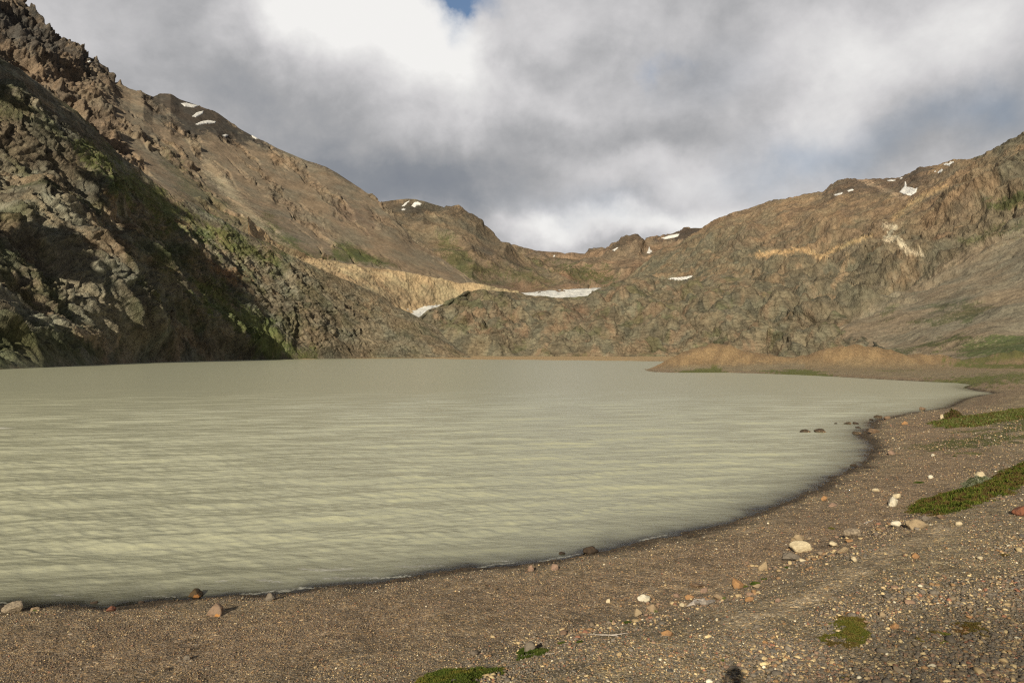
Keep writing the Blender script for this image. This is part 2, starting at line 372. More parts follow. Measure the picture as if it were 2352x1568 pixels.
def c_left_far(PX, PY, X, Y, Z, wx, wy, d):
    n = fbm(X / 70, Y / 70, Z / 60, 5, .6); n2 = fbm(X / 20 + 5, Y / 20, Z / 20, 4, .6)
    col = mixc((.275, .185, .115), (.17, .125, .095), sstep(-.35, .35, n + .4 * n2))
    f = sstep(.1, .5, n2)[..., None] * .5; col = col * (1 - f) + np.array((.33, .22, .14)) * f
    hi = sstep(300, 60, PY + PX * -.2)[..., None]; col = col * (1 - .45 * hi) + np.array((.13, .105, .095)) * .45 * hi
    sq = (far_scree(PX, PY, X, Y, Z) * .8)[..., None]; col = col * (1 - sq) + mixc((.225, .17, .125), (.185, .145, .11), sstep(-.3, .3, n2)) * sq
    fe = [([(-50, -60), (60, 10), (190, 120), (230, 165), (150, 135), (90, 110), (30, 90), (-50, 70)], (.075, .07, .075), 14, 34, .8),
          (SCREE_BIG, (.215, .155, .105), 18, 22, .9),
          ([(735, 440), (800, 470), (880, 520), (860, 530), (780, 500)], (.16, .11, .085), 8, 26, .8),
          ([(480, 380), (510, 420), (560, 480), (600, 520), (640, 560), (680, 590)], (.42, .32, .215), 6, 4, .9, 12),
          ([(480, 300), (560, 350), (650, 430), (720, 520), (640, 480), (560, 420)], (.21, .155, .11), 20, 30, .6),
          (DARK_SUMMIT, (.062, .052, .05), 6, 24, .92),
          ([(700, 362), (760, 378), (800, 405), (840, 436), (790, 410), (740, 386)], (.07, .055, .05), 5, 6, .85),
          ([(350, 215), (372, 230), (392, 290), (370, 290), (345, 250)], (.09, .08, .075), 5, 8, .6),
          ([(770, 555), (800, 562), (870, 590), (910, 614), (860, 608), (800, 592)], (.075, .09, .024), 5, 9, .95),
          ([(600, 505), (640, 530), (700, 570), (760, 600), (700, 590), (630, 560)], GRASS, 8, 22, .8),
          ([(770, 570), (800, 590), (790, 602), (760, 590)], GRASS, 5, 8, .9),
          ([(380, 350), (470, 430), (560, 500), (600, 530), (520, 520), (420, 440)], (.11, .115, .045), 14, 26, .55)]
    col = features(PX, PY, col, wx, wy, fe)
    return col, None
m_lfar = rock_terrain_mat('brown_mountain_rock', (40, 9, 2.6), 1.1, .5)
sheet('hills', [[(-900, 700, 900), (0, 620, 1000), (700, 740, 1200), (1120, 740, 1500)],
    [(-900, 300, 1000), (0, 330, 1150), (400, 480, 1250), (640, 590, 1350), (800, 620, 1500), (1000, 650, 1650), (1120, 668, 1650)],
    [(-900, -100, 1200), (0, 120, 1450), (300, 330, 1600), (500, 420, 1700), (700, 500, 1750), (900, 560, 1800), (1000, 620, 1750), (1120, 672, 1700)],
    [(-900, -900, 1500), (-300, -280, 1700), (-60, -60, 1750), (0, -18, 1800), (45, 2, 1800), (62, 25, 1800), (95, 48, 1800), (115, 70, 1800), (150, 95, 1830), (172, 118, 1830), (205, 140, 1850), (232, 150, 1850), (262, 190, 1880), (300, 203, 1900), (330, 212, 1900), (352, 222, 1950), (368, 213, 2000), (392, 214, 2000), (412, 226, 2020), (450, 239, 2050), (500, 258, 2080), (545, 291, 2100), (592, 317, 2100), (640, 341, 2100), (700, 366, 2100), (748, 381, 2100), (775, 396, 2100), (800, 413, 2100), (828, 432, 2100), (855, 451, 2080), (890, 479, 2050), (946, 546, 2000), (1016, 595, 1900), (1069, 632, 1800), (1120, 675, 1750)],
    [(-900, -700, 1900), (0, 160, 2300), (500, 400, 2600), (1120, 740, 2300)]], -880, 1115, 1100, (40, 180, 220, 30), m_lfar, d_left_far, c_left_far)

# --- glacier tongue between the rock hills
m_ice = bpy.data.materials.new('glacier_ice'); m_ice.use_nodes = True; t = NT(m_ice.node_tree)
co = t.n('ShaderNodeTexCoord').outputs['Object']; st = t.n('ShaderNodeMapping', i_0=co, i_3=(1, .35, 1)).outputs[0]
nz = t.noise(st, 1 / 14, 7, .65); cc = t.ramp(nz, [(.25, (.42, .45, .47)), (.45, (.66, .68, .68)), (.7, (.82, .83, .82))])
bp = t.n('ShaderNodeBump', i_Height=nz, i_Distance=6.0, i_Strength=.8)
pr = t.n('ShaderNodeBsdfPrincipled', i_Base_Color=cc, i_Roughness=.6, i_Normal=bp.outputs[0]); t.n('ShaderNodeOutputMaterial', i_0=pr.outputs[0])
def d_ice(PX, PY, X, Y, Z): return (ridged(X / 30, Y / 70, Z * 0, 5) - .4) * 7, np.ones_like(X)
def c_ice(PX, PY, X, Y, Z, wx, wy, d): return np.ones(PX.shape + (3,)) * .7, None
gl = sheet('glacier', [[(930, 760, 1150), (1040, 740, 1300), (1450, 730, 1500)], [(930, 712, 1350), (985, 706, 1380), (1040, 700, 1480), (1150, 690, 1650), (1230, 686, 1700), (1450, 684, 1750)],
    [(930, 706, 1450), (985, 703, 1450), (1042, 692, 1550), (1150, 678, 1800), (1224, 671, 1900), (1262, 667, 1950), (1333, 663.5, 2000), (1380, 661.5, 2000), (1450, 670, 2000)], [(930, 760, 1700), (1450, 740, 2200)]],
    935, 1440, 300, (20, 30, 10), m_ice, d_ice, c_ice, 0)
del gl['kind']; gl['label'] = 'white glacier tongue filling the valley gap behind the low rock hills'; gl['category'] = 'glacier'

# --- pale moraine wall
def d_mor(PX, PY, X, Y, Z):
    up = sstep(60, 0, PY - np.interp(PX, MT[0], MT[1]))
    g = ridged(PX / 9 + PY / 40 + fbm(PX / 30, PY / 30, X * 0, 3) * 1.2, PY / 60, X * 0 + 3, 4, .6)
    return (g - .5) * 1.5 * (.05 + .95 * up) + fbm(X / 60, Y / 60, Z / 60, 5, .6) * 7, .3 + .5 * up
def c_mor(PX, PY, X, Y, Z, wx, wy, d):
    n = fbm(X / 50, Y / 50, Z / 50, 5, .6)
    col = mixc((.47, .33, .17), (.36, .245, .13), sstep(-.3, .4, n))
    fe = [([(830, 650), (900, 680), (940, 690), (900, 700), (850, 680)], (.27, .21, .14), 10, 10, .7),
          ([(735, 640), (800, 650), (860, 690), (900, 720), (800, 700)], (.27, .20, .12), 10, 10, .5)]
    return features(PX, PY, col, wx, wy, fe), None
MTOP = [(560, 486, 1150), (600, 530, 1180), (640, 562, 1200), (700, 588, 1250), (740, 596, 1300), (800, 606, 1350), (860, 618, 1400), (920, 622, 1440), (980, 634, 1470), (1030, 643, 1500), (1060, 652, 1520), (1085, 650, 1530), (1110, 655, 1530), (1150, 663, 1550), (1200, 672, 1600)]
MT = ([p[0] for p in MTOP], [p[1] for p in MTOP])
m_mor = rock_terrain_mat('pale_moraine', (30, 8, 2.5), .8, .35)
sheet('hills', [[(560, 640, 950), (800, 740, 1050), (940, 740, 1300), (985, 716, 1440), (1200, 716, 1560)], [(560, 600, 1000), (800, 690, 1120), (940, 712, 1360), (1000, 702, 1450), (1200, 690, 1565)],
    MTOP, [(x, y + 8, d * 1.06) for x, y, d in MTOP], [(x, y + 90, d * 1.12) for x, y, d in MTOP]], 570, 1190, 520, (20, 120, 14, 10), m_mor, d_mor, c_mor, 5)

# --- right mountain
SCREE_R = [(2352, 500), (2260, 560), (2190, 590), (2100, 640), (1990, 700), (1900, 745), (1840, 790), (1850, 840), (2950, 850), (2950, 350), (2500, 470)]
def d_right(PX, PY, X, Y, Z):
    s = 230
    g = ridged(X / s + .3, Y / s, Z / (s * .8), 8, .40) - .45
    g2 = ridged((X + 1.1 * Z) / 34, Y / 60, (Z - .6 * X) / 120, 6) - .4
    sc = sstep(-20, 40, sdist(PX, PY, SCREE_R) + fbm(X / 60, Y / 60, Z / 60, 4) * 40)
    topz = sstep(60, 0, PY - np.interp(PX, FT[0], FT[1]))
    hi = sstep(560, 470, PY + (PX - 1700) * -.05) * sstep(2250, 2050, PX)
    d = (g * 40 + g2 * 6) * (1 - .93 * sc) * (1 - .55 * topz) * (1 - .5 * hi) + fbm(X / 20, Y / 20, Z / 20, 5, .6) * 4 * (1 - .8 * sc)
    q = (X * .5 + Z) / 30 + fbm(X / 120, Y / 120, Z / 120, 5) * 1.5; q2 = (Z - .7 * X) / 42 + fbm(X / 90 + 5, Y / 90, Z / 90, 5) * 1.4
    d = d + (billow(X / 150 + .3, Y / 150, Z / 110, 3, .45) - .3) * 42 * (1 - .95 * sc) * (1 - .75 * hi) * (1 - .7 * topz)
    d = d + (saw(q) * 4 + saw(q * 2.6) * 1.8 + saw(q2) * 4 + billow((X + .8 * Z) / 22, Y / 30, (Z - .8 * X) / 50, 4, .5) * 5) * (1 - .96 * sc) * (1 - .7 * hi) * (1 - .6 * topz)
    lo = sstep(838, 770, PY + np.clip(1900 - PX, 0, 999) * .3)
    return (d + fbm(X / 120, Y / 120, Z / 120, 3) * 10 * sc) * lo, 1 - .75 * sc
def c_right(PX, PY, X, Y, Z, wx, wy, d):
    n = fbm(X / 90, Y / 90, Z / 90, 6, .6); n2 = fbm((X + Z) / 26 + 5, Y / 26, (Z - X * .4) / 50, 5, .6)
    col = mixc((.20, .165, .11), (.15, .125, .09), sstep(-.3, .4, n2))
    hi = sstep(600, 480, PY - 25 * n * 3) * sstep(2320, 2180, PX + 60 * n)
    col = col * (1 - hi[..., None] * .85) + mixc((.31, .195, .105), (.20, .13, .085), sstep(-.3, .4, n)) * hi[..., None] * .85
    f = sstep(.12, .45, fbm(X / 70 + 40, Y / 70, Z / 70, 5, .6))[..., None] * .55; col = col * (1 - f) + np.array((.29, .18, .095)) * f
    OC = (.46, .29, .12)
    fe = [(SCREE_R, (.265, .205, .145), 14, 60, .92),
          ([(1889, 439), (1927, 405), (1970, 405), (2064, 403), (2110, 378), (2150, 372), (2120, 420), (2040, 440), (1980, 445), (1930, 450)], (.115, .085, .075), 8, 16, .75),
          ([(1975, 410), (2030, 435), (2080, 455)], (.42, .28, .18), 3, 4, .8, 4),
          ([(1740, 586), (1790, 580), (1830, 574), (1862, 578), (1885, 592)], OC, 2.5, 5, 1.0, 5.5),
          ([(1885, 590), (1920, 570), (1960, 555), (2000, 541)], OC, 2.5, 5, 1.0, 4.5),
          ([(2050, 505), (2090, 465), (2130, 445), (2170, 425)], OC, 3, 5, .8, 5),
          ([(2030, 520), (2055, 518), (2045, 540)], (.60, .50, .37), 2, 5, .95, 6),
          ([(2035, 550), (2065, 552), (2080, 575), (2115, 580)], (.60, .50, .37), 2, 5, .95, 6),
          ([(1950, 580), (1945, 600), (1935, 630), (1910, 660)], (.40, .26, .14), 3, 6, .8, 5),
          ([(1855, 640), (1862, 720), (1830, 750)], (.31, .21, .13), 4, 16, .5, 5),
          ([(1740, 700), (1765, 705), (1755, 720)], GRASS, 4, 16, .8),
          ([(2255, 470), (2300, 455), (2352, 430), (2420, 400), (2420, 430), (2300, 480)], GRASS, 4, 16, .8),
          ([(2200, 540), (2270, 535), (2352, 510), (2352, 530), (2230, 555)], (.10, .11, .04), 5, 20, .7),
          ([(2030, 705), (2060, 698), (2065, 712), (2020, 730)], (.10, .11, .04), 4, 20, .7),
          ([(2120, 725), (2200, 705), (2270, 690), (2240, 735), (2190, 725), (2140, 742)], (.095, .11, .035), 4, 46, .75),
          ([(2090, 710), (2150, 690), (2230, 660), (2240, 700), (2150, 725)], (.15, .14, .11), 7, 30, .4),
          ([(2130, 780), (2200, 770), (2250, 782), (2160, 805), (2110, 800)], (.09, .115, .03), 4, 30, .85),
          ([(1975, 810), (2060, 800), (2110, 806), (2060, 830), (1990, 826)], (.09, .115, .03), 4, 20, .8),
          ([(2200, 805), (2290, 775), (2352, 770), (2500, 760), (2500, 800), (2300, 815), (2240, 822)], (.09, .125, .03), 4, 26, .9)]
    col = features(PX, PY, col, wx, wy, fe)
    sc = sstep(-20, 40, sdist(PX, PY, SCREE_R))
    for th_, cc_, dx in ((.30, (.36, .29, .20), 0), (.34, (.09, .075, .055), 50)):
        b = (sstep(th_, th_ + .14, fbm(X / 3.4 + dx, Y / 3.4, Z / 3.4, 2, .5)) * .45 * sc)[..., None]; col = col * (1 - b) + np.array(cc_) * b
    return col, 1 - .55 * sc
FTOP = [(1370, 700, 2300), (1420, 660, 2300), (1440, 640, 2300), (1500, 588, 2300), (1560, 560, 2300), (1607, 528, 2300), (1640, 506, 2250), (1683, 489, 2200), (1720, 478, 2200), (1759, 463, 2150), (1820, 452, 2100), (1889, 439, 2100), (1908, 422, 2100), (1927, 411, 2050), (1945, 409, 2050), (1969, 410, 2000), (2030, 408, 1950), (2064, 407, 1900), (2085, 398, 1850), (2110, 383, 1800), (2155, 376, 1750), (2193, 366, 1700), (2235, 363, 1600), (2262, 352, 1550), (2308, 326, 1450), (2352, 303, 1400), (2420, 262, 1350), (2600, 120, 1250), (2950, -120, 1100)]
FT = ([p[0] for p in FTOP], [p[1] for p in FTOP])
m_right = rock_terrain_mat('right_mountain_rock', (34, 8, 2.4), 1.15, .55, stretch=(1, 1, .6), rot=(0, .5, 0))
sheet('hills', [[(1370, 760, 1400), (1600, 740, 1250), (1800, 760, 1000), (1900, 830, 720), (2000, 832, 560), (2200, 830, 460), (2352, 828, 410), (2950, 830, 330)],
    [(1370, 720, 1600), (1600, 690, 1500), (1800, 700, 1150), (1900, 740, 820), (2000, 790, 640), (2200, 780, 560), (2352, 765, 520), (2950, 700, 430)],
    [(1370, 700, 2000), (1600, 620, 1850), (1800, 600, 1500), (2000, 620, 1150), (2200, 580, 950), (2352, 540, 850), (2950, 420, 680)],
    [(1370, 700, 2200), (1600, 560, 2100), (1800, 510, 1850), (2000, 500, 1550), (2200, 450, 1250), (2352, 400, 1120), (2950, 150, 900)],
    FTOP, [(x, y + 260, d * 1.35) for x, y, d in FTOP]], 1375, 2940, 900, (60, 110, 110, 110, 30), m_right, d_right, c_right)

# --- low rounded rock hills across the head of the lake
GTOP = [(960, 735, 1180), (985, 711, 1190), (1005, 704, 1200), (1020, 697, 1220), (1045, 683, 1240), (1075, 668, 1280), (1110, 664, 1320), (1150, 668, 1350), (1200, 674, 1400), (1230, 678, 1400), (1270, 682, 1400), (1320, 684, 1400), (1350, 678, 1400), (1375, 664, 1420), (1410, 650, 1450), (1440, 641, 1500), (1500, 633, 1560), (1530, 644, 1560), (1560, 648, 1560), (1590, 636, 1500), (1640, 630, 1450), (1720, 640, 1350), (1800, 655, 1200), (1900, 700, 950), (1960, 745, 800), (2010, 790, 640), (2060, 822, 560)]
def d_low(PX, PY, X, Y, Z):
    g = ridged(X / 150 + Z / 160, Y / 150, Z / 80 + 2, 7, .38) - .45; g2 = fbm(X / 80, Y / 80, Z / 40, 6, .5)
    g3 = ridged((X + 1.6 * Z) / 46, Y / 60, (Z - .45 * X) / 9, 4) - .4
    ed = sstep(0, 30, PY - np.interp(PX, [p[0] for p in GTOP], [p[1] for p in GTOP])); lo = sstep(830, 800, PY)
    q = (Z - .35 * X) / 15 + fbm(X / 60, Y / 60, Z / 40, 5) * 1.6; q2 = (X + .8 * Z) / 38 + fbm(X / 60 + 3, Y / 60, Z / 40, 5) * 1.5
    g3 = (saw(q) * 3.2 + saw(q * 2.4) * 1.4 + saw(q2) * 4 + billow((X + .5 * Z) / 34, Y / 34, (Z - .4 * X) / 11, 4, .55) * 3.4) / 4.5
    g = g + (billow(X / 75, Y / 75, Z / 38, 3, .45) - .35) * 1.9
    return (g * 20 + g2 * 12 + g3 * 3.4) * (.3 + .7 * ed) * (.25 + .75 * lo), np.ones_like(X)
def c_low(PX, PY, X, Y, Z, wx, wy, d):
    n = fbm(X / 60, Y / 60, Z / 40, 6, .62); n2 = fbm((X + 1.5 * Z) / 20 + 5, Y / 40, (Z - .4 * X) / 9, 5, .6)
    col = mixc((.215, .175, .115), (.145, .12, .085), sstep(-.3, .35, n2 + .3 * n))
    f = sstep(.1, .5, fbm(X / 45 + 40, Y / 45, Z / 30, 5, .6))[..., None] * .6; col = col * (1 - f) + np.array((.27, .165, .095)) * f
    f = sstep(.25, .5, fbm(X / 60 + 70, Y / 60, Z / 30, 5, .6))[..., None] * .5; col = col * (1 - f) + np.array((.12, .125, .05)) * f
    f = sstep(815, 835, PY + 8 * n)[..., None]; col = col * (1 - f) + np.array((.33, .255, .165)) * f
    fe = [([(1300, 710), (1350, 708), (1360, 735), (1310, 740)], (.21, .12, .075), 8, 20, .7),
          ([(1410, 790), (1470, 785), (1480, 810), (1420, 815)], (.24, .165, .10), 6, 10, .6),
          ([(1840, 825), (1930, 815), (2020, 815), (2060, 835), (1840, 835)], (.09, .115, .03), 4, 12, .8),
          ([(1160, 745), (1210, 760), (1195, 775)], (.20, .10, .06), 6, 12, .5)]
    return features(PX, PY, col, wx, wy, fe), None
m_low = rock_terrain_mat('lichen_rock', (22, 6, 2), 1.25, .6, stretch=(.55, .55, 1.4), rot=(0, .35, .1))
sheet('hills', [[(960, 834, 1060), (1060, 832, 1060), (1200, 831, 1040), (1400, 832, 980), (1600, 833, 920), (1750, 834, 760), (1850, 834, 660), (1950, 833, 600), (2060, 833, 560)],
    [(960, 814, 1080), (1060, 814, 1090), (1200, 815, 1080), (1400, 815, 1010), (1600, 815, 950), (1750, 815, 790), (1850, 815, 690), (1950, 818, 620), (2060, 824, 565)],
    [(960, 806, 1110), (1060, 765, 1150), (1200, 750, 1180), (1400, 745, 1120), (1600, 735, 1100), (1750, 740, 950), (1850, 755, 800), (1950, 785, 680), (2060, 823, 562)],
    GTOP, [(x, y + 60, d * 1.12) for x, y, d in GTOP]], 962, 2058, 900, (14, 110, 150, 12), m_low, d_low, c_low)

# --- near left slope
ATOP = [(-1500, -900, 330), (-900, -480, 400), (-400, -150, 480), (-150, 40, 540), (0, 136, 590), (60, 168, 610), (111, 206, 630), (170, 250, 640), (223, 300, 660), (270, 350, 670), (312, 382, 680), (350, 415, 690), (390, 445, 700), (457, 475, 730), (510, 505, 740), (557, 534, 760), (618, 558, 790), (657, 582, 810), (740, 620, 840), (827, 657, 880), (880, 680, 900), (905, 702, 905), (950, 722, 905), (1000, 748, 900), (1020, 772, 880), (1060, 808, 850), (1100, 830, 820)]
AFOOT = [(-1500, 1010, 80), (-900, 930, 120), (-400, 876, 190), (0, 848, 266), (100, 844, 297), (200, 839, 348), (330, 832, 457), (440, 829, 530), (560, 826, 625), (700, 824.5, 690), (850, 823, 766), (960, 822, 800), (1060, 822, 820), (1100, 822, 820)]
def d_left_near(PX, PY, X, Y, Z):
    # s: metres down the fall line, c: metres along the valley wall
    s = X * .62 - Z * .78; c = Y * .86 + X * -.5
    ft = np.interp(PX, [p[0] for p in AFOOT], [p[1] for p in AFOOT]); tp = np.interp(PX, [p[0] for p in ATOP], [p[1] for p in ATOP])
    v = np.clip((ft - PY) / (ft - tp + 1e-6), 0, 1)
    env = sstep(0, .12, v) * (.25 + .75 * sstep(1.0, .82, v)) * np.interp(PX, [-200, 700, 1000], [1, .8, .35])
    wpx = fbm(X / 90, Y / 90, Z / 90, 4) * 22
    big = ridged((c + wpx) / 95 + .2, s / 330, Z / 300, 3) - .42
    mid = ridged((c + wpx) / 30, s / 130 + 3, Z / 130, 5) - .42
    fine = ridged((c + wpx * .4) / 8, s / 30, Z / 26, 4) - .4
    st = fbm(X / 12, Y / 12, Z / 12, 5, .62)
    soft = features(PX, PY, np.zeros(PX.shape + (3,)), fbm(X / 30, Y / 30, Z / 30, 3), fbm(X / 30, Y / 30 + 9, Z / 30, 3), [(g, (1, 1, 1), 12, 20, .7) for g in A_GRASS[:2]])[..., 0]
    q = c / 17 + s / 60 + fbm(X / 60, Y / 60, Z / 60, 4) * 1.6; q2 = s / 11 - c / 30 + fbm(X / 30, Y / 30, Z / 30, 4) * 1.3
    ang = saw(q) * 5.0 + saw(q * 2.7 + 1.3) * 2.0 + saw(q2) * 1.6 + saw(q2 * 2.3 + .4) * .9 + billow((c + wpx) / 11, s / 48, Z / 48, 5, .55) * 3.6
    d = (big * 13 + mid * 9 * (1 - .6 * soft) + fine * 2.5 * (1 - .7 * soft) + ang * (1 - .75 * soft) + st * 1.2) * env
    d = d + A_ribs(PX, PY) * env
    return d, 1 - .6 * soft
A_GRASS = [[(150, 310), (200, 325), (330, 430), (450, 500), (560, 552), (650, 585), (640, 612), (540, 585), (430, 535), (330, 480), (230, 400)],
           [(470, 640), (560, 700), (650, 765), (715, 805), (710, 824), (550, 824), (585, 780), (520, 730), (430, 660)],
           [(60, 735), (130, 750), (200, 775), (270, 815), (240, 835), (100, 842), (-60, 850), (-60, 790)],
           [(0, 200), (60, 235), (100, 280), (40, 270), (-20, 240)],
           [(380, 560), (470, 610), (440, 640), (370, 600)]]
def A_ribs(PX, PY):
    r = 0
    for pts, wd, amp in [([(75, 480), (160, 560), (260, 690), (370, 830)], 55, 26), ([(290, 560), (400, 660), (450, 720), (560, 800)], 34, 16), ([(0, 250), (90, 330), (180, 400), (240, 470)], 45, 18)]:
        r = r + amp * np.exp(-(seg_dist(PX, PY, pts) / wd)**2)
    return r
def c_left_near(PX, PY, X, Y, Z, wx, wy, d):
    s = X * .62 - Z * .78; c = Y * .86 + X * -.5
    n = fbm(c / 30, s / 60, Z / 60, 6, .6); n2 = fbm(c / 8 + 5, s / 22, Z / 18, 5, .6)
    col = mixc((.27, .24, .18), (.155, .13, .10), sstep(-.35, .35, n + .5 * n2))
    f = sstep(.1, .45, fbm(X / 40 + 40, Y / 40, Z / 40, 5, .6))[..., None] * .6; col = col * (1 - f) + np.array((.30, .20, .115)) * f
    f = sstep(.5, .0, PX * 0 + fbm(X / 35 + 9, Y / 35, Z / 35, 6, .65) + .42)[..., None] * .55; col = col * (1 - f) + np.array((.09, .105, .035)) * f
    rt = sstep(560, 800, PX)[..., None] * .6; col = col * (1 - rt) + mixc((.22, .165, .105), (.15, .12, .08), sstep(-.3, .3, n2)) * rt
    fe = [(g, (.14, .165, .035) if i < 2 else (.085, .10, .03), 9, 34, .85 if i < 2 else .6) for i, g in enumerate(A_GRASS)]
    fe = [([(75, 480), (100, 470), (170, 540), (230, 600), (290, 690), (310, 760), (370, 830), (250, 820), (190, 740), (140, 650), (90, 560)], (.30, .265, .20), 12, 26, .8),
          ([(296, 560), (380, 620), (440, 700), (400, 700), (320, 620)], (.28, .245, .18), 8, 16, .7), ([(457, 690), (540, 740), (560, 790), (490, 760)], (.29, .255, .19), 6, 12, .8),
          ([(-200, 180), (0, 225), (90, 290), (160, 350), (190, 400), (170, 430), (100, 400), (0, 350), (-200, 330)], (.155, .12, .085), 12, 26, .85)] + fe  # upper cliff: its partial shade is put into a darker rock colour
    fe += [([(480, 600), (540, 625), (572, 655), (520, 650)], (.30, .15, .06), 6, 20, .8),
           ([(240, 425), (275, 455), (265, 460), (235, 440)], (.28, .16, .07), 5, 10, .7),
           ([(410, 495), (450, 520), (440, 530), (405, 510)], (.40, .26, .13), 4, 14, .8),
           ([(195, 735), (270, 790), (250, 815), (190, 770)], (.40, .27, .16), 6, 24, .7),
           ([(60, 440), (120, 480), (180, 540), (120, 520)], (.38, .27, .16), 6, 30, .6),
           ([(620, 560), (700, 600), (760, 640), (700, 630)], (.34, .25, .15), 6, 20, .5),
           ([(840, 690), (870, 680), (868, 700), (845, 715)], (.42, .22, .09), 5, 12, .6),
           ([(700, 590), (900, 700), (960, 760), (860, 720), (760, 650)], (.25, .19, .12), 12, 20, .5)]
    col = features(PX, PY, col, wx, wy, fe)
    # pale stones strewn over the grass
    b = sstep(.33, .5, fbm(X / 3.2, Y / 3.2, Z / 3.2, 2, .5))[..., None] * .5 * sstep(-.3, .4, n)[..., None]
    return col * (1 - b) + np.array((.36, .29, .20)) * b, None
m_lnear = rock_terrain_mat('left_slope_rock', (14, 3.4, 1.1), 1.25, .6)
A_ROWS = [[(x, y + 14, d * .97) for x, y, d in AFOOT], AFOOT,
    [(-1500, 500, 120), (-900, 560, 170), (-400, 620, 250), (0, 640, 350), (200, 660, 420), (400, 690, 540), (600, 735, 670), (827, 765, 790), (960, 785, 820), (1060, 815, 830), (1100, 824, 820)],
    [(-1500, 0, 190), (-900, 200, 260), (-400, 330, 350), (0, 420, 450), (200, 490, 520), (400, 580, 610), (600, 650, 720), (827, 710, 830), (960, 750, 860), (1060, 812, 840), (1100, 826, 820)],
    ATOP]
sheet('hills', A_ROWS + [[(x, y + 70, d * 1.25) for x, y, d in ATOP]], -1480, 1098, 1500, (10, 170, 170, 170, 20), m_lnear, d_left_near, c_left_near, ws=26)

# ------------------------------------------------------------------ ground: beach, banks, spit and flats
def P2ground(px, py, z=0.0):
    tx, tz = P2dir(px, py); D = (z - H) / tz; return float(tx * D), float(D)
WL = [(-900, 1450), (-300, 1412), (0, 1399), (60, 1397), (120, 1392), (300, 1388), (430, 1379), (600, 1368), (700, 1358), (750, 1352), (860, 1336), (1000, 1317), (1100, 1306), (1176, 1300), (1250, 1289),
      (1300, 1281), (1400, 1263), (1500, 1241), (1560, 1226), (1620, 1209), (1700, 1188), (1740, 1174), (1800, 1154), (1850, 1133), (1880, 1117), (1915, 1098), (1945, 1085), (1975, 1068), (1992, 1048), (2005, 1022),
      (1996, 1012), (1982, 1002), (1985, 990), (2000, 982), (2000, 970), (2030, 962), (2060, 955), (2100, 947), (2150, 941), (2180, 934), (2215, 916), (2260, 907), (2296, 903), (2240, 897), (2212, 890), (2222, 884), (2243, 881), (2165, 878), (2080, 874), (1999, 870), (1940, 866),
      (1875, 863), (1792, 859), (1720, 857), (1668, 855.5), (1564, 856), (1506, 855), (1473, 849), (1492, 845.5), (1515, 841), (1600, 838), (1700, 834), (1790, 832.5), (1850, 833), (1872, 830), (1862, 826.6), (1750, 827), (1620, 829), (1526, 830.5), (1400, 827.5), (1300, 827.3), (1180, 826), (1080, 825.5), (1020, 823.5), (960, 822.4)]
LAKE = [P2ground(x, y) for x, y in WL] + [P2ground(x, y) for x, y, d in sorted(AFOOT, reverse=True) if x < 950] + [(-110, 60), (-60, 30)]
TOE = [P2ground(x, y, .9) for x, y in [(-400, 1800), (600, 1640), (950, 1560), (1220, 1500), (1400, 1425), (1560, 1385), (1700, 1350), (1850, 1290), (1960, 1225), (2070, 1185), (2200, 1120), (2352, 1060), (2600, 960)]]
def spit(X, Y):
    z = 0
    for px, D, h, wx, wy in [(1600, 268, 6.9, 15, 17), (1655, 275, 4.6, 12, 15), (1705, 282, 4.6, 13, 15), (1545, 255, 1.6, 7, 10), (1770, 290, 2.4, 14, 15), (1835, 285, 1.9, 10, 13), (1895, 268, 3.6, 10, 14), (1945, 270, 4.8, 11, 15), (2000, 268, 5.0, 12, 15), (2055, 272, 4.2, 11, 15), (2125, 285, 5.2, 12, 17), (2170, 290, 1.2, 12, 16),
                             (2320, 350, 3.8, 24, 20), (2440, 340, 4, 30, 24)]:
        x0 = (px - 1176) / F * D; z = z + h * np.exp(-((X - x0) / wx)**2 - ((Y - D) / wy)**2)
    return z
def coarse(fn, X, Y, st=3):
    """a slowly varying function on a big grid: every third point, then bilinear"""
    if X.ndim < 2 or X.size < 200000: return fn(X, Y)
    nr, nc = X.shape; ir = np.unique(np.append(np.arange(0, nr, st), nr - 1)); ic = np.unique(np.append(np.arange(0, nc, st), nc - 1))
    c = fn(X[np.ix_(ir, ic)], Y[np.ix_(ir, ic)])
    def lerp(c, i, n, ax):
        q = np.arange(n); k = np.clip(np.searchsorted(i, q, 'right') - 1, 0, len(i) - 2); f = ((q - i[k]) / (i[k + 1] - i[k])).astype(np.float32)
        f = f[:, None] if ax == 0 else f[None]
        return np.take(c, k, ax) * (1 - f) + np.take(c, k + 1, ax) * f
    return lerp(lerp(c, ir, nr, 0), ic, nc, 1)
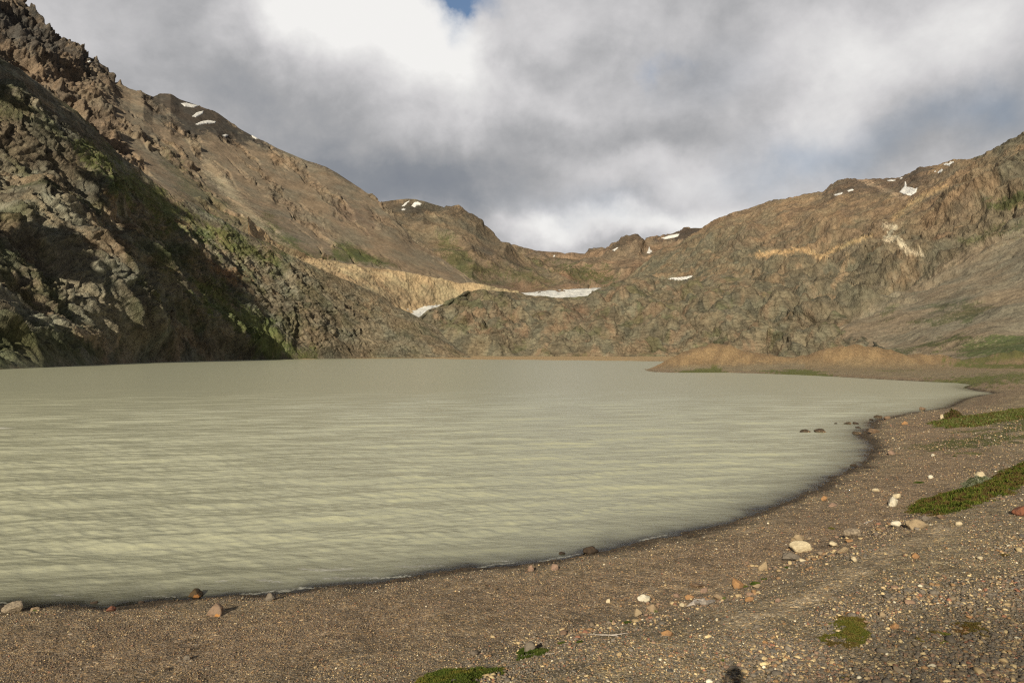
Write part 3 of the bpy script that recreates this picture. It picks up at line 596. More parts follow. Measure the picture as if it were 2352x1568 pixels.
def ground_z(X, Y, micro=True):
    sd = coarse(lambda x, y: -sdist(x, y, LAKE), X, Y)                      # + on land
    w = fbm(X / 3.1, Y / 3.1, X * 0 + 2, 4, .5) * np.clip(.15 + np.abs(sd) * .05, 0, 1.0)
    d = sd + w * 1.2 + (fbm(X / 1.4, Y / 1.4, X * 0 + 12, 3, .6) * .30 + fbm(X / 5, Y / 5, X * 0 + 22, 3, .6) * .35) * sstep(90, 40, Y)
    z = np.interp(d, [-400, -60, -12, 0, 1.5, 7, 12, 22, 45, 90, 400], [-14, -7, -1.7, 0, .26, .78, 1.15, 1.7, 2.1, 2.2, 2.2])
    far = sstep(110, 200, Y); z = np.where(d > 0, z * (1 - far * .55), z)
    # bank above the toe line
    inner = sstep(-1.2, 2.6, coarse(lambda x, y: np.where(inside(x, y, TOE + [(60, -60), (-60, -60)]), 1, -1) * seg_dist(x, y, TOE), X, Y))
    near = sstep(48, 26, np.hypot(X, Y))
    z = z + .75 * inner * near * (d > 0)
    r = np.hypot(X, Y); z = z + (3.1 - .4) * sstep(8.2, 2.0, r)
    sp = spit(X, Y); z = z + .9 * sp * sstep(-1, 9, d) * (1 + .22 * fbm(X / 14, Y / 14, X * 0 + 6, 5, .6)) + np.clip(sp, 0, 1) * fbm(X / 5, Y / 5, X * 0 + 16, 5, .65) * .5
    # swells on the right bank
    for x0, y0, hh, wx, wy in [(66, 84, 1.0, 16, 14), (34, 31, .9, 9, 7), (48, 47, .8, 12, 8), (90, 130, 1.1, 30, 16)]:
        z = z + hh * np.exp(-((X - x0) / wx)**2 - ((Y - y0) / wy)**2) * sstep(0, 6, d)
    z = z + fbm(X / 9, Y / 9, X * 0, 4, .5) * .16 * sstep(0, 8, d) + fbm(X / 45, Y / 45, X * 0 + 4, 3) * .7 * sstep(10, 60, d) * sstep(60, 160, Y)
    if micro:
        z = z + fbm(X / .7, Y / .7, X * 0 + 1, 3, .6) * .03 * sstep(70, 20, r) * sstep(-.5, 2.5, d)
    return z, d
def gpos(px, py):
    """where the photo point meets the ground (marching along the ray)"""
    tx, tz = P2dir(px, py); Y = np.exp(np.linspace(math.log(4), math.log(460), 900)); X = tx * Y; zr = H + tz * Y
    zg, d = ground_z(X, Y, False); zg = np.maximum(zg, 0)
    hit = np.argmax(zr < zg); i = max(hit, 1); a = zr[i - 1] - zg[i - 1]; b = zr[i] - zg[i]; t = a / (a - b + 1e-9)
    y = Y[i - 1] + (Y[i] - Y[i - 1]) * t; return float(tx * y), float(y), float(zg[i - 1] + (zg[i] - zg[i - 1]) * t), float(d[i])

# radial grid, rows close together where the picture needs them
inv = np.concatenate([np.linspace(1 / 1.5, 1 / 9, 60, endpoint=False), np.linspace(1 / 9, 1 / 2500, 950)]); rr = 1 / inv
rr = np.concatenate([rr, [6000, 15000]]); az = np.linspace(-1.15, 1.02, 1150)
RR, AZ = np.meshgrid(rr, az, indexing='ij'); GX = np.tan(AZ) * RR; GY = RR.copy()
GZ, GD = ground_z(GX, GY)
n = fbm(GX / 5, GY / 5, GX * 0, 5, .6); n2 = fbm(GX / 1.3, GY / 1.3, GX * 0 + 3, 4, .6); nf = fbm(GX / 40, GY / 40, GX * 0 + 3, 5, .6)
gc = mixc((.185, .155, .115), (.15, .125, .095), sstep(-.4, .4, n))
gc = gc * np.array((1.42, 1.50, 1.50)); rim = np.exp(-((GD - 4.0) / 3.2)**2)[..., None] * .5; gc = gc * (1 - rim) + np.array((.235, .175, .14)) * rim     # reddish shingle nearer the water
tx = 1176 + F * GX / GY; spc = sstep(.5, 2.5, spit(GX, GY))[..., None] * .9 * (1 - .8 * sstep(2150, 2240, tx))[..., None]; gc = gc * (1 - spc) + mixc((.33, .245, .15), (.24, .175, .11), sstep(-.3, .3, n)) * spc
tx = 1176 + F * GX / GY; flat = sstep(150, 320, GY) * (tx > 1850) ; flat = flat[..., None] * (1 - spc) * .8; gc = gc * (1 - flat) + np.array((.235, .18, .115)) * flat
delta = (sstep(480, 560, GY) * (tx < 1720))[..., None]; gc = gc * (1 - delta) + np.array((.36, .285, .185)) * delta
wet = sstep(1.35, .15, GD + n2 * .5)[..., None] * .88; wet = wet * sstep(300, 120, GY)[..., None]; gc = gc * (1 - wet) + np.array((.045, .035, .028)) * wet
trail = [P2ground(x, y, 1.9) for x, y in [(1690, 1392), (1760, 1368), (1830, 1344), (1900, 1312), (1970, 1276), (2030, 1246), (2110, 1215), (2180, 1190)]]
tf = (sstep(.55, .08, seg_dist(GX + n2 * .15, GY, trail)) * .9)[..., None]; gc = gc * (1 - tf) + np.array((.36, .31, .24)) * tf
# turf patches, in the ground plane
def turf(pts, z, soft, wp, op, c=GRASS):
    global gc
    poly = [P2ground(x, y, z) for x, y in pts]; sd = sdist(GX + n2 * wp, GY + n * wp * 2.2, poly); f = (sstep(-soft, soft, sd) * op)[..., None]
    gc = gc * (1 - f) + np.array(c) * f
G2 = (.105, .135, .035)
turf([(2130, 975), (2200, 962), (2260, 955), (2352, 940), (2500, 930), (2500, 955), (2352, 968), (2250, 982), (2190, 988)], 2.0, .5, 2.0, .85)
turf([(1560, 852), (1650, 850), (1680, 855), (1570, 856.5)], .3, .8, 3, .85, G2)
turf([(1745, 853), (1850, 851), (1900, 857), (1920, 866), (1820, 859)], .4, 1, 5, .85, G2)
turf([(2200, 866), (2300, 858), (2400, 852), (2500, 858), (2400, 880), (2250, 880)], 1.2, 1.5, 10, .8, G2)
turf([(2080, 872), (2150, 869), (2300, 870), (2200, 876), (2120, 877)], .6, 1, 6, .6, G2)
turf([(2180, 842), (2300, 838), (2450, 836), (2450, 842), (2250, 846)], 1.0, 1, 8, .8, G2)
turf([(2130, 834), (2300, 831), (2450, 830), (2450, 834), (2200, 837)], 1.0, 1.5, 12, .7, G2)
turf([(2020, 846), (2100, 845), (2060, 850)], 1.5, 1, 6, .5, G2)
rgh = sstep(400, 60, GY)
def ground_mat():
    m = bpy.data.materials.new('beach_gravel'); m.use_nodes = True; t = NT(m.node_tree)
    co = t.n('ShaderNodeTexCoord').outputs['Object']; co = t.vmath('MULTIPLY', co, (1, 1, .6))
    col = t.n('ShaderNodeAttribute', attribute_name='Col').outputs[0]
    wv = t.vmath('ADD', co, t.vmath('SCALE', t.n('ShaderNodeTexNoise', i_Vector=co, i_Scale=9.0, i_Detail=2.0).outputs[1])); wv = co
    big = t.mapr(t.noise(co, .35, 4, .6), .4, .62)
    def peb(scale, rnd=1.0):
        v = t.n('ShaderNodeTexVoronoi', i_Vector=wv, i_Scale=scale, i_Randomness=rnd); v.voronoi_dimensions = '3D'
        return v.outputs[0], v.outputs[1]
    d1, c1 = peb(19); d2, c2 = peb(42); d3, c3 = peb(7.5)
    def tint(c):
        s = t.n('ShaderNodeSeparateColor', i_0=c)
        b = t.ramp(s.outputs[0], [(0, .42), (.35, .75), (.7, 1.05), (.88, 1.5), (1, 2.5)])
        h = t.ramp(s.outputs[1], [(0, (.93, .97, 1.02)), (.4, (1, .98, .93)), (.7, (1.10, 1.0, .80)), (1, (1.3, 1.0, .62))])
        return t.mix(1.0, b, h, 'MULTIPLY')
    tt = t.mix(.5, tint(c1), tint(c2)); sel = t.n('ShaderNodeSeparateColor', i_0=c3)
    ontop = t.math('MULTIPLY', t.math('GREATER_THAN', sel.outputs[2], .80), t.mapr(d3, .42, .36))
    tt = t.mix(ontop, tt, tint(c3))
    cc = t.mix(1.0, col, tt, 'MULTIPLY')
    lg = t.math('ADD', .30, t.math('ADD', t.math('MULTIPLY', t.noise(co, 1.1, 8, .75), .8), t.math('MULTIPLY', t.noise(co, .25, 8, .8), .8))); lg = t.math('MULTIPLY', lg, t.mapr(t.noise(co, 1.7, 4, .75), .3, .7, .55, 1.5, False)); c4 = t.vmath('SCALE', cc); t.t.links.new(lg, c4.node.inputs[3])
    hh = t.math('ADD', t.math('MULTIPLY', t.math('SUBTRACT', 1, d1), .035), t.math('MULTIPLY', t.math('SUBTRACT', 1, d2), .016))
    hh = t.math('ADD', hh, t.math('MULTIPLY', t.math('MULTIPLY', ontop, t.math('SUBTRACT', .6, d3)), .09))
    hh = t.math('ADD', hh, t.math('MULTIPLY', t.noise(co, 2.2, 8, .75), .10))
    hh = t.math('ADD', hh, t.math('MULTIPLY', t.noise(co, .22, 8, .8), .75))
    bp = t.n('ShaderNodeBump', i_Height=hh, i_Distance=1.0, i_Strength=.85)
    pr = t.n('ShaderNodeBsdfPrincipled', i_Base_Color=c4, i_Roughness=.85, i_Normal=bp.outputs[0]); pr.inputs['Specular IOR Level'].default_value = .25
    t.n('ShaderNodeOutputMaterial', i_0=pr.outputs[0]); return m
m_ground = ground_mat()
mesh_grid('ground', GX, GY, GZ, m_ground, {'Col': np.clip(gc, .005, .9)})
# the ground behind and beside the camera
bx = np.concatenate([np.linspace(-900, -70, 24), np.linspace(-60, 60, 60), np.linspace(70, 900, 24)])
BX, BY = np.meshgrid(bx, np.concatenate([np.linspace(-900, -60, 16), np.linspace(-50, 1.55, 40)])); BZ = 2.2 + 2.6 * np.exp(-(BX**2 + BY**2) / 900); 
bz0, _ = ground_z(BX, np.maximum(BY, 0), False); BZ = np.where((np.abs(BX) < 12) & (BY > -4), bz0, BZ); BZ = np.where(BX < -45, -1.5 , BZ) - .02
mesh_grid('ground', BX, BY, BZ, m_ground, {'Col': np.ones(BX.shape + (3,)) * np.array((.17, .14, .105))})

# ------------------------------------------------------------------ water
inv = np.linspace(1 / 11, 1 / 900, 1500); rr = np.concatenate([1 / inv, [1400]]); az = np.concatenate([[-1.4, -1.25, -1.1, -.95], np.linspace(-.86, .74, 1300)])
RR, AZ = np.meshgrid(rr, az, indexing='ij'); WX = np.tan(AZ) * RR; WY = RR.copy()
zb, db = ground_z(WX, WY, False); dep = np.maximum(-zb, 0)
spc = np.gradient(rr)[:, None] * np.ones_like(WX); spc = np.abs(spc)
WZ = np.zeros_like(WX); rs = np.random.default_rng(3)
wx_ = WX + .9 * perlin(WX / 9, WY / 5, WX * 0 + 1); wy_ = WY + .6 * perlin(WX / 8, WY / 4, WX * 0 + 7) + .22 * perlin(WX / 2.4, WY / 1.6, WX * 0 + 17)
patch = .9 + .25 * fbm(WX / 16, WY / 9, WX * 0 + 5, 3)
shoal = sstep(0.0, .6, dep)
for i in range(26):
    L = 4.2 * (0.875 ** i) * rs.uniform(.9, 1.1) + .2; a = rs.normal(0.17, .13 + .014 * i); k = 2 * math.pi / L
    ph = k * (math.sin(a) * wx_ - math.cos(a) * wy_) + rs.uniform(0, 6.28)
    fade = sstep(1.0, .35, spc * 3.2 / L); steep = .047 if L > 1.4 else (.036 if L > .7 else .032)
    sn = np.sin(ph); wz = np.sin(ph + .65 * sn) if L > .6 else sn
    WZ += (steep * L / 6.28) * wz * fade * 1.15
WZ *= np.clip(patch, .3, 1.6) * (.2 + .8 * shoal)
foam = np.zeros_like(WX)
for pts, wd in [([(690, 1307), (740, 1310), (802, 1304)], 5), ([(915, 1299), (960, 1301), (1012, 1298)], 5), ([(745, 1330), (850, 1327), (940, 1323)], 4), ([(640, 1359), (700, 1351), (780, 1346)], 3), ([(560, 1362), (620, 1358), (700, 1350)], 3), ([(330, 1368), (400, 1371)], 2.5), ([(500, 1333), (520, 1334)], 2), ([(590, 1332), (650, 1335)], 2.5), ([(130, 1362), (170, 1367)], 3), ([(1100, 1303), (1180, 1292)], 2.5), ([(1140, 1288), (1175, 1288)], 3), ([(1240, 1288), (1330, 1272)], 2.5), ([(1470, 1240), (1530, 1228)], 2), ([(0, 1384), (20, 1388)], 3), ([(0, 983), (14, 984)], 3)]:
    pw = [P2ground(x, y) for x, y in pts]; sc = abs(P2ground(pts[0][0], pts[0][1] - wd * .5)[1] - P2ground(pts[0][0], pts[0][1] + wd * .5)[1])
    foam = np.maximum(foam,   .6 * sstep(sc * .8, sc * .1, seg_dist(WX, WY + .16 * perlin(WX * 1.5, WY * 1.5, WX * 0) + .10 * perlin(WX * 7, WY * 7, WX * 0), pw)))
m_water = bpy.data.materials.new('milky_water'); m_water.use_nodes = True; t = NT(m_water.node_tree)
co = t.n('ShaderNodeTexCoord').outputs['Object']
c2 = t.n('ShaderNodeMapping', i_0=co, i_2=(0, 0, -.22), i_3=(.55, 1, 1)).outputs[0]
opac = t.n('ShaderNodeAttribute', attribute_name='opac').outputs[2]; fo = t.n('ShaderNodeAttribute', attribute_name='foam').outputs[2]
hn = t.math('ADD', t.math('MULTIPLY', t.noise(c2, 3.2, 5, .62), .10), t.math('ADD', t.math('MULTIPLY', t.noise(c2, 1.1, 3, .55), .14), t.math('MULTIPLY', t.noise(c2, .38, 3, .55), .22)))
bp = t.n('ShaderNodeBump', i_Height=hn, i_Distance=1.0); t.t.links.new(t.math('ADD', .20, t.math('MULTIPLY', t.n('ShaderNodeAttribute', attribute_name='nearw').outputs[2], .36)), bp.inputs['Strength'])
base = t.mix(t.noise(t.n('ShaderNodeMapping', i_0=co, i_3=(.5, 1, 1)).outputs[0], .05, 3, .5), (.445, .46, .335), (.42, .435, .325))
foc = t.math('MULTIPLY', fo, t.mapr(t.noise(co, 9, 4, .7), .38, .55, .2, 1.0))
base = t.mix(foc, base, (.75, .75, .72)); 
pr = t.n('ShaderNodeBsdfPrincipled', i_Base_Color=base, i_Roughness=.28, i_IOR=1.33, i_Normal=bp.outputs[0])
pr.inputs['Specular IOR Level'].default_value = .45
gls = t.n('ShaderNodeBsdfGlossy', i_Roughness=.12, i_Normal=bp.outputs[0]); tr = t.n('ShaderNodeBsdfTransparent')
fr = t.n('ShaderNodeFresnel', i_IOR=1.33, i_Normal=bp.outputs[0])
cl = t.n('ShaderNodeMixShader', i_0=fr.outputs[0], i_1=tr.outputs[0], i_2=gls.outputs[0])
op2 = t.math('MAXIMUM', opac, foc)
ms = t.n('ShaderNodeMixShader', i_0=op2, i_1=cl.outputs[0], i_2=pr.outputs[0]); t.n('ShaderNodeOutputMaterial', i_0=ms.outputs[0])
opq = 1 - np.exp(-np.maximum(dep + WZ * .8, 0) / .19); opq = opq * sstep(-.02, .10, dep) 
opq = np.maximum(opq, sstep(90, 160, WY) * .98)
rowk = slice(None)
mesh_grid('lake_water', WX, WY, WZ, m_water, {'opac': opq, 'foam': foam, 'nearw': sstep(140, 25, WY)})

trees = []
for o in COL.objects:
    if o.name.split('.')[0] == 'hills':
        me = o.data; n = len(me.vertices); co = np.empty(n * 3, np.float32); me.vertices.foreach_get('co', co); co = co.reshape(-1, 3)
        lv = np.empty(len(me.loops), np.int32); me.loops.foreach_get('vertex_index', lv); trees.append((co, lv.reshape(-1, 4)))
def local_bvh(poly, pad=12, trees=trees):
    xs = [p[0] for p in poly]; ys = [p[1] for p in poly]; V = []; Fc = []; base = 0
    for co, q in trees:
        y = np.maximum(co[:, 1], 1); a = co[:, 0] / y; b = (co[:, 2] - H) / y; cp, sp_ = math.cos(PITCH), math.sin(PITCH)
        zc = (b * cp - sp_) / (cp + b * sp_); k = a / (cp + b * sp_); px = 1176 + F * k; py = 784 - F * zc
        m = (px > min(xs) - pad) & (px < max(xs) + pad) & (py > min(ys) - pad) & (py < max(ys) + pad)
        f = q[m[q].all(1)]
        if len(f): u, inv_ = np.unique(f, return_inverse=True); V += co[u].tolist(); Fc += (inv_.reshape(-1, 4) + base).tolist(); base += len(u)
    return BVHTree.FromPolygons(V, Fc) if Fc else None
# ------------------------------------------------------------------ unseen blockers added out of the frame, shaped to cast the left slope's shade
def A_point(px, py):
    r = []
    for row in A_ROWS:
        xs = [p[0] for p in row]; r.append((float(np.interp(px, xs, [p[1] for p in row])), float(np.interp(px, xs, [math.log(p[2]) for p in row]))))
    r.sort(reverse=True); D = math.exp(np.interp(-py, [-a for a, _ in r], [b for _, b in r])); tx, tz = P2dir(px, py)
    return Vector((float(tx) * D, D, H + float(tz) * D))
SHADES = [[(-160, 40), (0, 110), (84, 180), (200, 286), (280, 344), (370, 424), (440, 515), (380, 478), (312, 430), (234, 384), (150, 322), (84, 275), (0, 232), (-160, 180)],
          [(165, 380), (190, 372), (267, 430), (334, 478), (390, 512), (446, 556), (490, 601), (545, 630), (590, 668), (610, 715), (600, 745), (565, 760), (545, 790), (545, 826), (400, 826), (372, 770), (345, 710), (322, 650), (306, 586), (275, 530), (220, 470), (195, 420)],
          [(-300, 400), (-60, 430), (-30, 450), (-15, 480), (-5, 520), (5, 565), (40, 616), (70, 660), (110, 705), (150, 745), (120, 752), (80, 745), (110, 780), (190, 808), (215, 840), (-300, 900)]]
LIT = [[(290, 560), (350, 584), (400, 636), (444, 672), (448, 714), (390, 684), (328, 628)], [(448, 680), (505, 710), (545, 745), (560, 796), (515, 792), (465, 752), (440, 712)], [(322, 750), (360, 756), (395, 806), (392, 832), (350, 828)]]
U = LD.cross(Vector((0, 0, 1))).normalized(); V_ = U.cross(LD).normalized(); TUPS = [350.0, 450.0, 250.0, 470.0]
def to_uv(poly):
    bv = local_bvh(poly, 40, trees[-1:]); r = []
    for p in poly:
        tx, tz = P2dir(*p); h = bv.ray_cast(Vector((0, 0, H)), Vector((float(tx), 1, float(tz))).normalized())[0]
        h = h or A_point(*p); r.append((h.dot(U), h.dot(V_)))
    return r
m_blocker = bpy.data.materials.new('blocker_white'); m_blocker.use_nodes = True; t = NT(m_blocker.node_tree)
pr = t.n('ShaderNodeBsdfPrincipled', i_Base_Color=(.8, .8, .8, 1), i_Roughness=1.0); t.n('ShaderNodeOutputMaterial', i_0=pr.outputs[0])
lit_uv = [to_uv(p) for p in LIT]
for poly, TUP in zip(SHADES, TUPS):
    uv = to_uv(poly); us = [p[0] for p in uv]; vs = [p[1] for p in uv]; mid = A_point(*np.mean(poly, axis=0)).dot(LD) - TUP
    gu, gv = np.meshgrid(np.arange(min(us) - 15, max(us) + 15, 2.0), np.arange(min(vs) - 15, max(vs) + 15, 2.0))
    wu = gu + 6.5 * fbm(gu / 24, gv / 24, gu * 0, 6, .65); wv = gv + 5.5 * fbm(gu / 30, gv / 30, gu * 0 + 9, 6, .65)
    sd = sdist(wu, wv, uv)
    for l in lit_uv: sd = np.minimum(sd, -sdist(wu, wv, l))
    ins = sd > 0; keep = ins[:-1, :-1] & ins[1:, :-1] & ins[1:, 1:] & ins[:-1, 1:]
    th = np.sqrt(np.clip(sd, 0, 40)) * (2 + 2.5 * fbm(gu / 14, gv / 14, gu * 0 + 4, 4))
    XS = []; YS = []; ZS = []
    for sg in (-1, 1):
        dd = mid + sg * th
        XS.append(gu * U.x + gv * V_.x + dd * LD.x); YS.append(gu * U.y + gv * V_.y + dd * LD.y); ZS.append(gu * U.z + gv * V_.z + dd * LD.z)
    kk = np.concatenate([keep, np.zeros((1, keep.shape[1]), bool), keep])
    mesh_grid('shade_blockers', np.concatenate(XS), np.concatenate(YS), np.concatenate(ZS), m_blocker, kind='stuff', keep=kk)

# ------------------------------------------------------------------ stones of the shingle (uncountable) as one mesh
def ico(sub):
    bm = bmesh.new(); bmesh.ops.create_icosphere(bm, subdivisions=sub, radius=1.0)
    v = np.array([x.co[:] for x in bm.verts]); f = np.array([[q.index for q in p.verts] for p in bm.faces]); bm.free(); return v, f
def stone_shape(sub, seed, cuts=5):
    v, f = ico(sub); r = np.random.default_rng(seed)
    n = fbm(v[:, 0] * .9 + seed, v[:, 1] * .9, v[:, 2] * .9, 3); v = v * (1 + .35 * n)[:, None]
    for _ in range(cuts):
        q = r.normal(size=3); q /= np.linalg.norm(q); off = r.uniform(.42, .8); dd = v @ q - off; v = v - np.outer(np.clip(dd, 0, None) * .85, q)
    return v, f
m_stone = bpy.data.materials.new('beach_stone'); m_stone.use_nodes = True; t = NT(m_stone.node_tree)
co = t.n('ShaderNodeTexCoord').outputs['Object']; col = t.n('ShaderNodeAttribute', attribute_name='Col').outputs[0]
k = t.math('ADD', .6, t.math('MULTIPLY', t.noise(co, 30, 5, .7), .8)); c3 = t.vmath('SCALE', col); t.t.links.new(k, c3.node.inputs[3])
bp = t.n('ShaderNodeBump', i_Height=t.noise(co, 40, 4, .6), i_Distance=.02, i_Strength=.6)
pr = t.n('ShaderNodeBsdfPrincipled', i_Base_Color=c3, i_Roughness=.8, i_Normal=bp.outputs[0]); pr.inputs['Specular IOR Level'].default_value = .3
t.n('ShaderNodeOutputMaterial', i_0=pr.outputs[0])
PAL = np.array([(.15, .125, .10), (.145, .12, .095), (.19, .145, .10), (.22, .14, .095), (.27, .16, .08), (.40, .29, .16), (.50, .38, .21), (.10, .09, .08), (.60, .53, .40), (.26, .12, .075)])
PW = np.array([.23, .2, .16, .1, .06, .09, .055, .07, .015, .02])
def scatter(name, n, sub, smin, smax, alpha, region, seed, dens=None):
    r = np.random.default_rng(seed); nc_ = n * (50 if dens else 4); px = r.uniform(-120, 2480, nc_); py = region[0] + (region[1] - region[0]) * r.uniform(0, 1, nc_)
    tx, tz = P2dir(px, py); D = (1.3 - H) / tz
    for _ in range(5):
        z, d = ground_z(tx * D, D, True); D = .5 * D + .5 * (z - H) / tz
    X = tx * D; Y = D; z, d = ground_z(X, Y, True)
    ok = (d > r.uniform(-.9, .3, len(px))) & (Y < 130)
    sz = smin * (1 - r.uniform(0, 1, len(px)) * (1 - (smin / smax)**alpha))**(-1 / alpha)
    toe = np.where(inside(X, Y, TOE + [(60, -60), (-60, -60)]), 1, -1) * seg_dist(X, Y, TOE)
    coarse_k = np.clip(.30 + .7 * sstep(-3.0, .8, toe) + .55 * np.exp(-((d - 2.2) / 2.2)**2) * sstep(-4, 14, X), 0, 1.15)
    coarse_k *= .8 + .6 * sstep(0, .5, fbm(X / 2.5, Y / 2.5, X * 0 + 8, 3))
    sz = sz * coarse_k; corner = sstep(1950, 2300, px + (py - 1400) * 1.6) * sstep(1330, 1480, py); sz = sz * (1 + .45 * corner) * 1.0
    lo = 2.1 * (1 - r.uniform(0, .97, len(px)))**(-1 / 3.2) * D / F; sz = np.where((lo > sz) & ((X > 1) | (D < 21)), np.minimum(lo, .16), sz); trl = seg_dist(X, Y, trail)
    ppx = sz / D * F
    ok &= (ppx > 1.9) & ((trl > .36) | (r.uniform(0, 1, len(px)) < .25)) & (r.uniform(0, 1, len(px)) < .35 + .65 * sstep(-.25, .2, fbm(X / 2, Y / 2, X * 0, 3)))
    if dens: ok &= (np.abs(toe + .5) < 1.4) & (X > 1) & (X < 20) & (r.uniform(0, 1, len(px)) < sstep(-.1, .25, fbm(X / 1.2, Y / 1.2, X * 0 + 31, 3)))
    idx = np.where(ok)[0][:n]; N = len(idx); vs = []; fs = []; cs = []; base = 0; PWx = np.array([.05, .05, .1, .15, .25, .2, .1, .02, .03, .05]) if dens else PW
    shp = [stone_shape(sub, 40 + i) for i in range(9)]; nv = len(shp[0][0])
    which = r.integers(0, 9, N); ang = r.uniform(0, 6.28, N); sc = sz[idx][:, None] * np.stack([r.uniform(.8, 1.25, N), r.uniform(.65, 1.0, N), r.uniform(.38, .75, N)], 1) * .5
    SV = np.stack([s_[0] for s_ in shp]); v = SV[which] * sc[:, None, :]; ca = np.cos(ang)[:, None]; sa = np.sin(ang)[:, None]
    v = np.stack([v[..., 0] * ca - v[..., 1] * sa, v[..., 0] * sa + v[..., 1] * ca, v[..., 2]], -1)
    v += np.stack([X[idx], Y[idx], z[idx] + sc[:, 2] * .45], 1)[:, None, :]
    c = PAL[r.choice(len(PAL), N, p=PWx / PWx.sum())] * r.uniform(.75, 1.25, (N, 1)) * 1.36 * np.array((.95, 1.0, 1.04)) * (1 - .45 * corner[idx])[:, None]; wet = sstep(1.1, .2, d[idx])[:, None]; c = c * (1 - .75 * wet)
    rk = (np.exp(-((d[idx] - 4) / 3)**2) * .35)[:, None]; c = c * (1 - rk) + np.array((.20, .13, .09)) * rk
    f = (shp[0][1][None] + (np.arange(N) * nv)[:, None, None]).reshape(-1, 3)
    o = raw_mesh(name, v.reshape(-1, 3), f, m_stone, np.repeat(c, nv, 0)); o['kind'] = 'stuff'; print(name, N)
scatter('gravel', 120000, 1, .021, .09, 1.9, (935, 1640), 21)
scatter('gravel', 3500, 2, .05, .18, 2.8, (935, 1640), 22)

scatter('gravel', 420, 2, .07, .24, 2.2, (1180, 1500), 23, True)
# ------------------------------------------------------------------ single rocks
def rock_mat(name, c1, c2, sc=6.0, spots=None):
    m = bpy.data.materials.new(name); m.use_nodes = True; t = NT(m.node_tree); co = t.n('ShaderNodeTexCoord').outputs['Object']
    a = t.noise(co, sc, 7, .65); c = t.mix(t.mapr(a, .36, .62), c1, c2)
    if spots: c = t.mix(t.mapr(t.noise(co, sc * .6, 5, .6), .55, .62), c, spots)
    b = t.noise(co, sc * 4, 6, .7); c = t.mix(t.mapr(b, .62, .75), c, tuple(x * .45 for x in c1))
    bp = t.n('ShaderNodeBump', i_Height=t.math('ADD', a, t.math('MULTIPLY', b, .35)), i_Distance=.06, i_Strength=.7)
    pr = t.n('ShaderNodeBsdfPrincipled', i_Base_Color=c, i_Roughness=.85, i_Normal=bp.outputs[0]); pr.inputs['Specular IOR Level'].default_value = .25
    t.n('ShaderNodeOutputMaterial', i_0=pr.outputs[0]); return m
RM = {'tan': rock_mat('tan_rock', (.40, .31, .20), (.30, .235, .155)), 'pale': rock_mat('pale_rock', (.66, .57, .40), (.52, .44, .30)), 'white': rock_mat('white_rock', (.72, .68, .58), (.58, .53, .41)),
      'orange': rock_mat('orange_rock', (.42, .24, .11), (.30, .18, .10)), 'grey': rock_mat('grey_rock', (.22, .19, .155), (.155, .135, .115)), 'brown': rock_mat('brown_rock', (.25, .17, .11), (.17, .12, .085)),
      'red': rock_mat('red_rock', (.27, .11, .065), (.18, .085, .06)), 'dark': rock_mat('wet_dark_rock', (.07, .05, .035), (.04, .03, .024)), 'pink': rock_mat('pinkish_rock', (.34, .23, .17), (.24, .17, .135)),
      'peak': rock_mat('orange_topped_rock', (.30, .21, .15), (.24, .18, .14), spots=(.48, .24, .08)), 'moss': rock_mat('mossy_tan_rock', (.36, .27, .18), (.28, .21, .14), spots=(.09, .12, .03)),
      'speck': rock_mat('speckled_rock', (.42, .35, .26), (.22, .18, .14), 14), 'lake': rock_mat('half_wet_rock', (.10, .075, .05), (.06, .045, .032), spots=(.34, .24, .15)), 'rust': rock_mat('rusty_wet_rock', (.09, .06, .03), (.06, .045, .03), spots=(.26, .12, .04))}
def rock(px, py, wP, hr, dr, mat, label, seed, yaw=0.0, sink=.35, group=None, cat='rock', cuts=8, water=False, lean=0.0):
    """px, py: middle of the foot of the rock; wP: width in photo units; hr, dr: height and depth as a share of the width"""
    x, y, z, d = gpos(px, py)
    if water: x, y = P2ground(px, py, 0); z = -.02
    wd = wP / F * y; v, f = stone_shape(4, seed, cuts); v[:, 0] /= np.ptp(v[:, 0]); v[:, 1] /= np.ptp(v[:, 1]); v[:, 2] /= np.ptp(v[:, 2])
    v = v + (fbm(v[:, 0] * 7 + seed, v[:, 1] * 7, v[:, 2] * 7, 3, .6) * .035)[:, None] * v / (np.linalg.norm(v, axis=1, keepdims=True) + .01)
    tz_ = v[:, 2].copy(); v = v * np.array([wd, wd * dr, wd * hr * (1 + sink)]); v[:, 0] += lean * tz_ * wd
    c, s_ = math.cos(yaw), math.sin(yaw); v = np.stack([v[:, 0] * c - v[:, 1] * s_, v[:, 0] * s_ + v[:, 1] * c, v[:, 2]], 1)
    v[:, 2] += wd * hr * (1 + sink) * (.5 - sink / (1 + sink))
    o = raw_mesh('rock', v, f, RM[mat], smooth=True); o.location = (x, y + wd * dr * .35, z)
    o['label'] = label; o['category'] = cat
    if group: o['group'] = group
    return o
B = 'boulders and rocks on the shingle bank'; W = 'rocks standing in the shallow water'; E = 'rocks at the water edge'
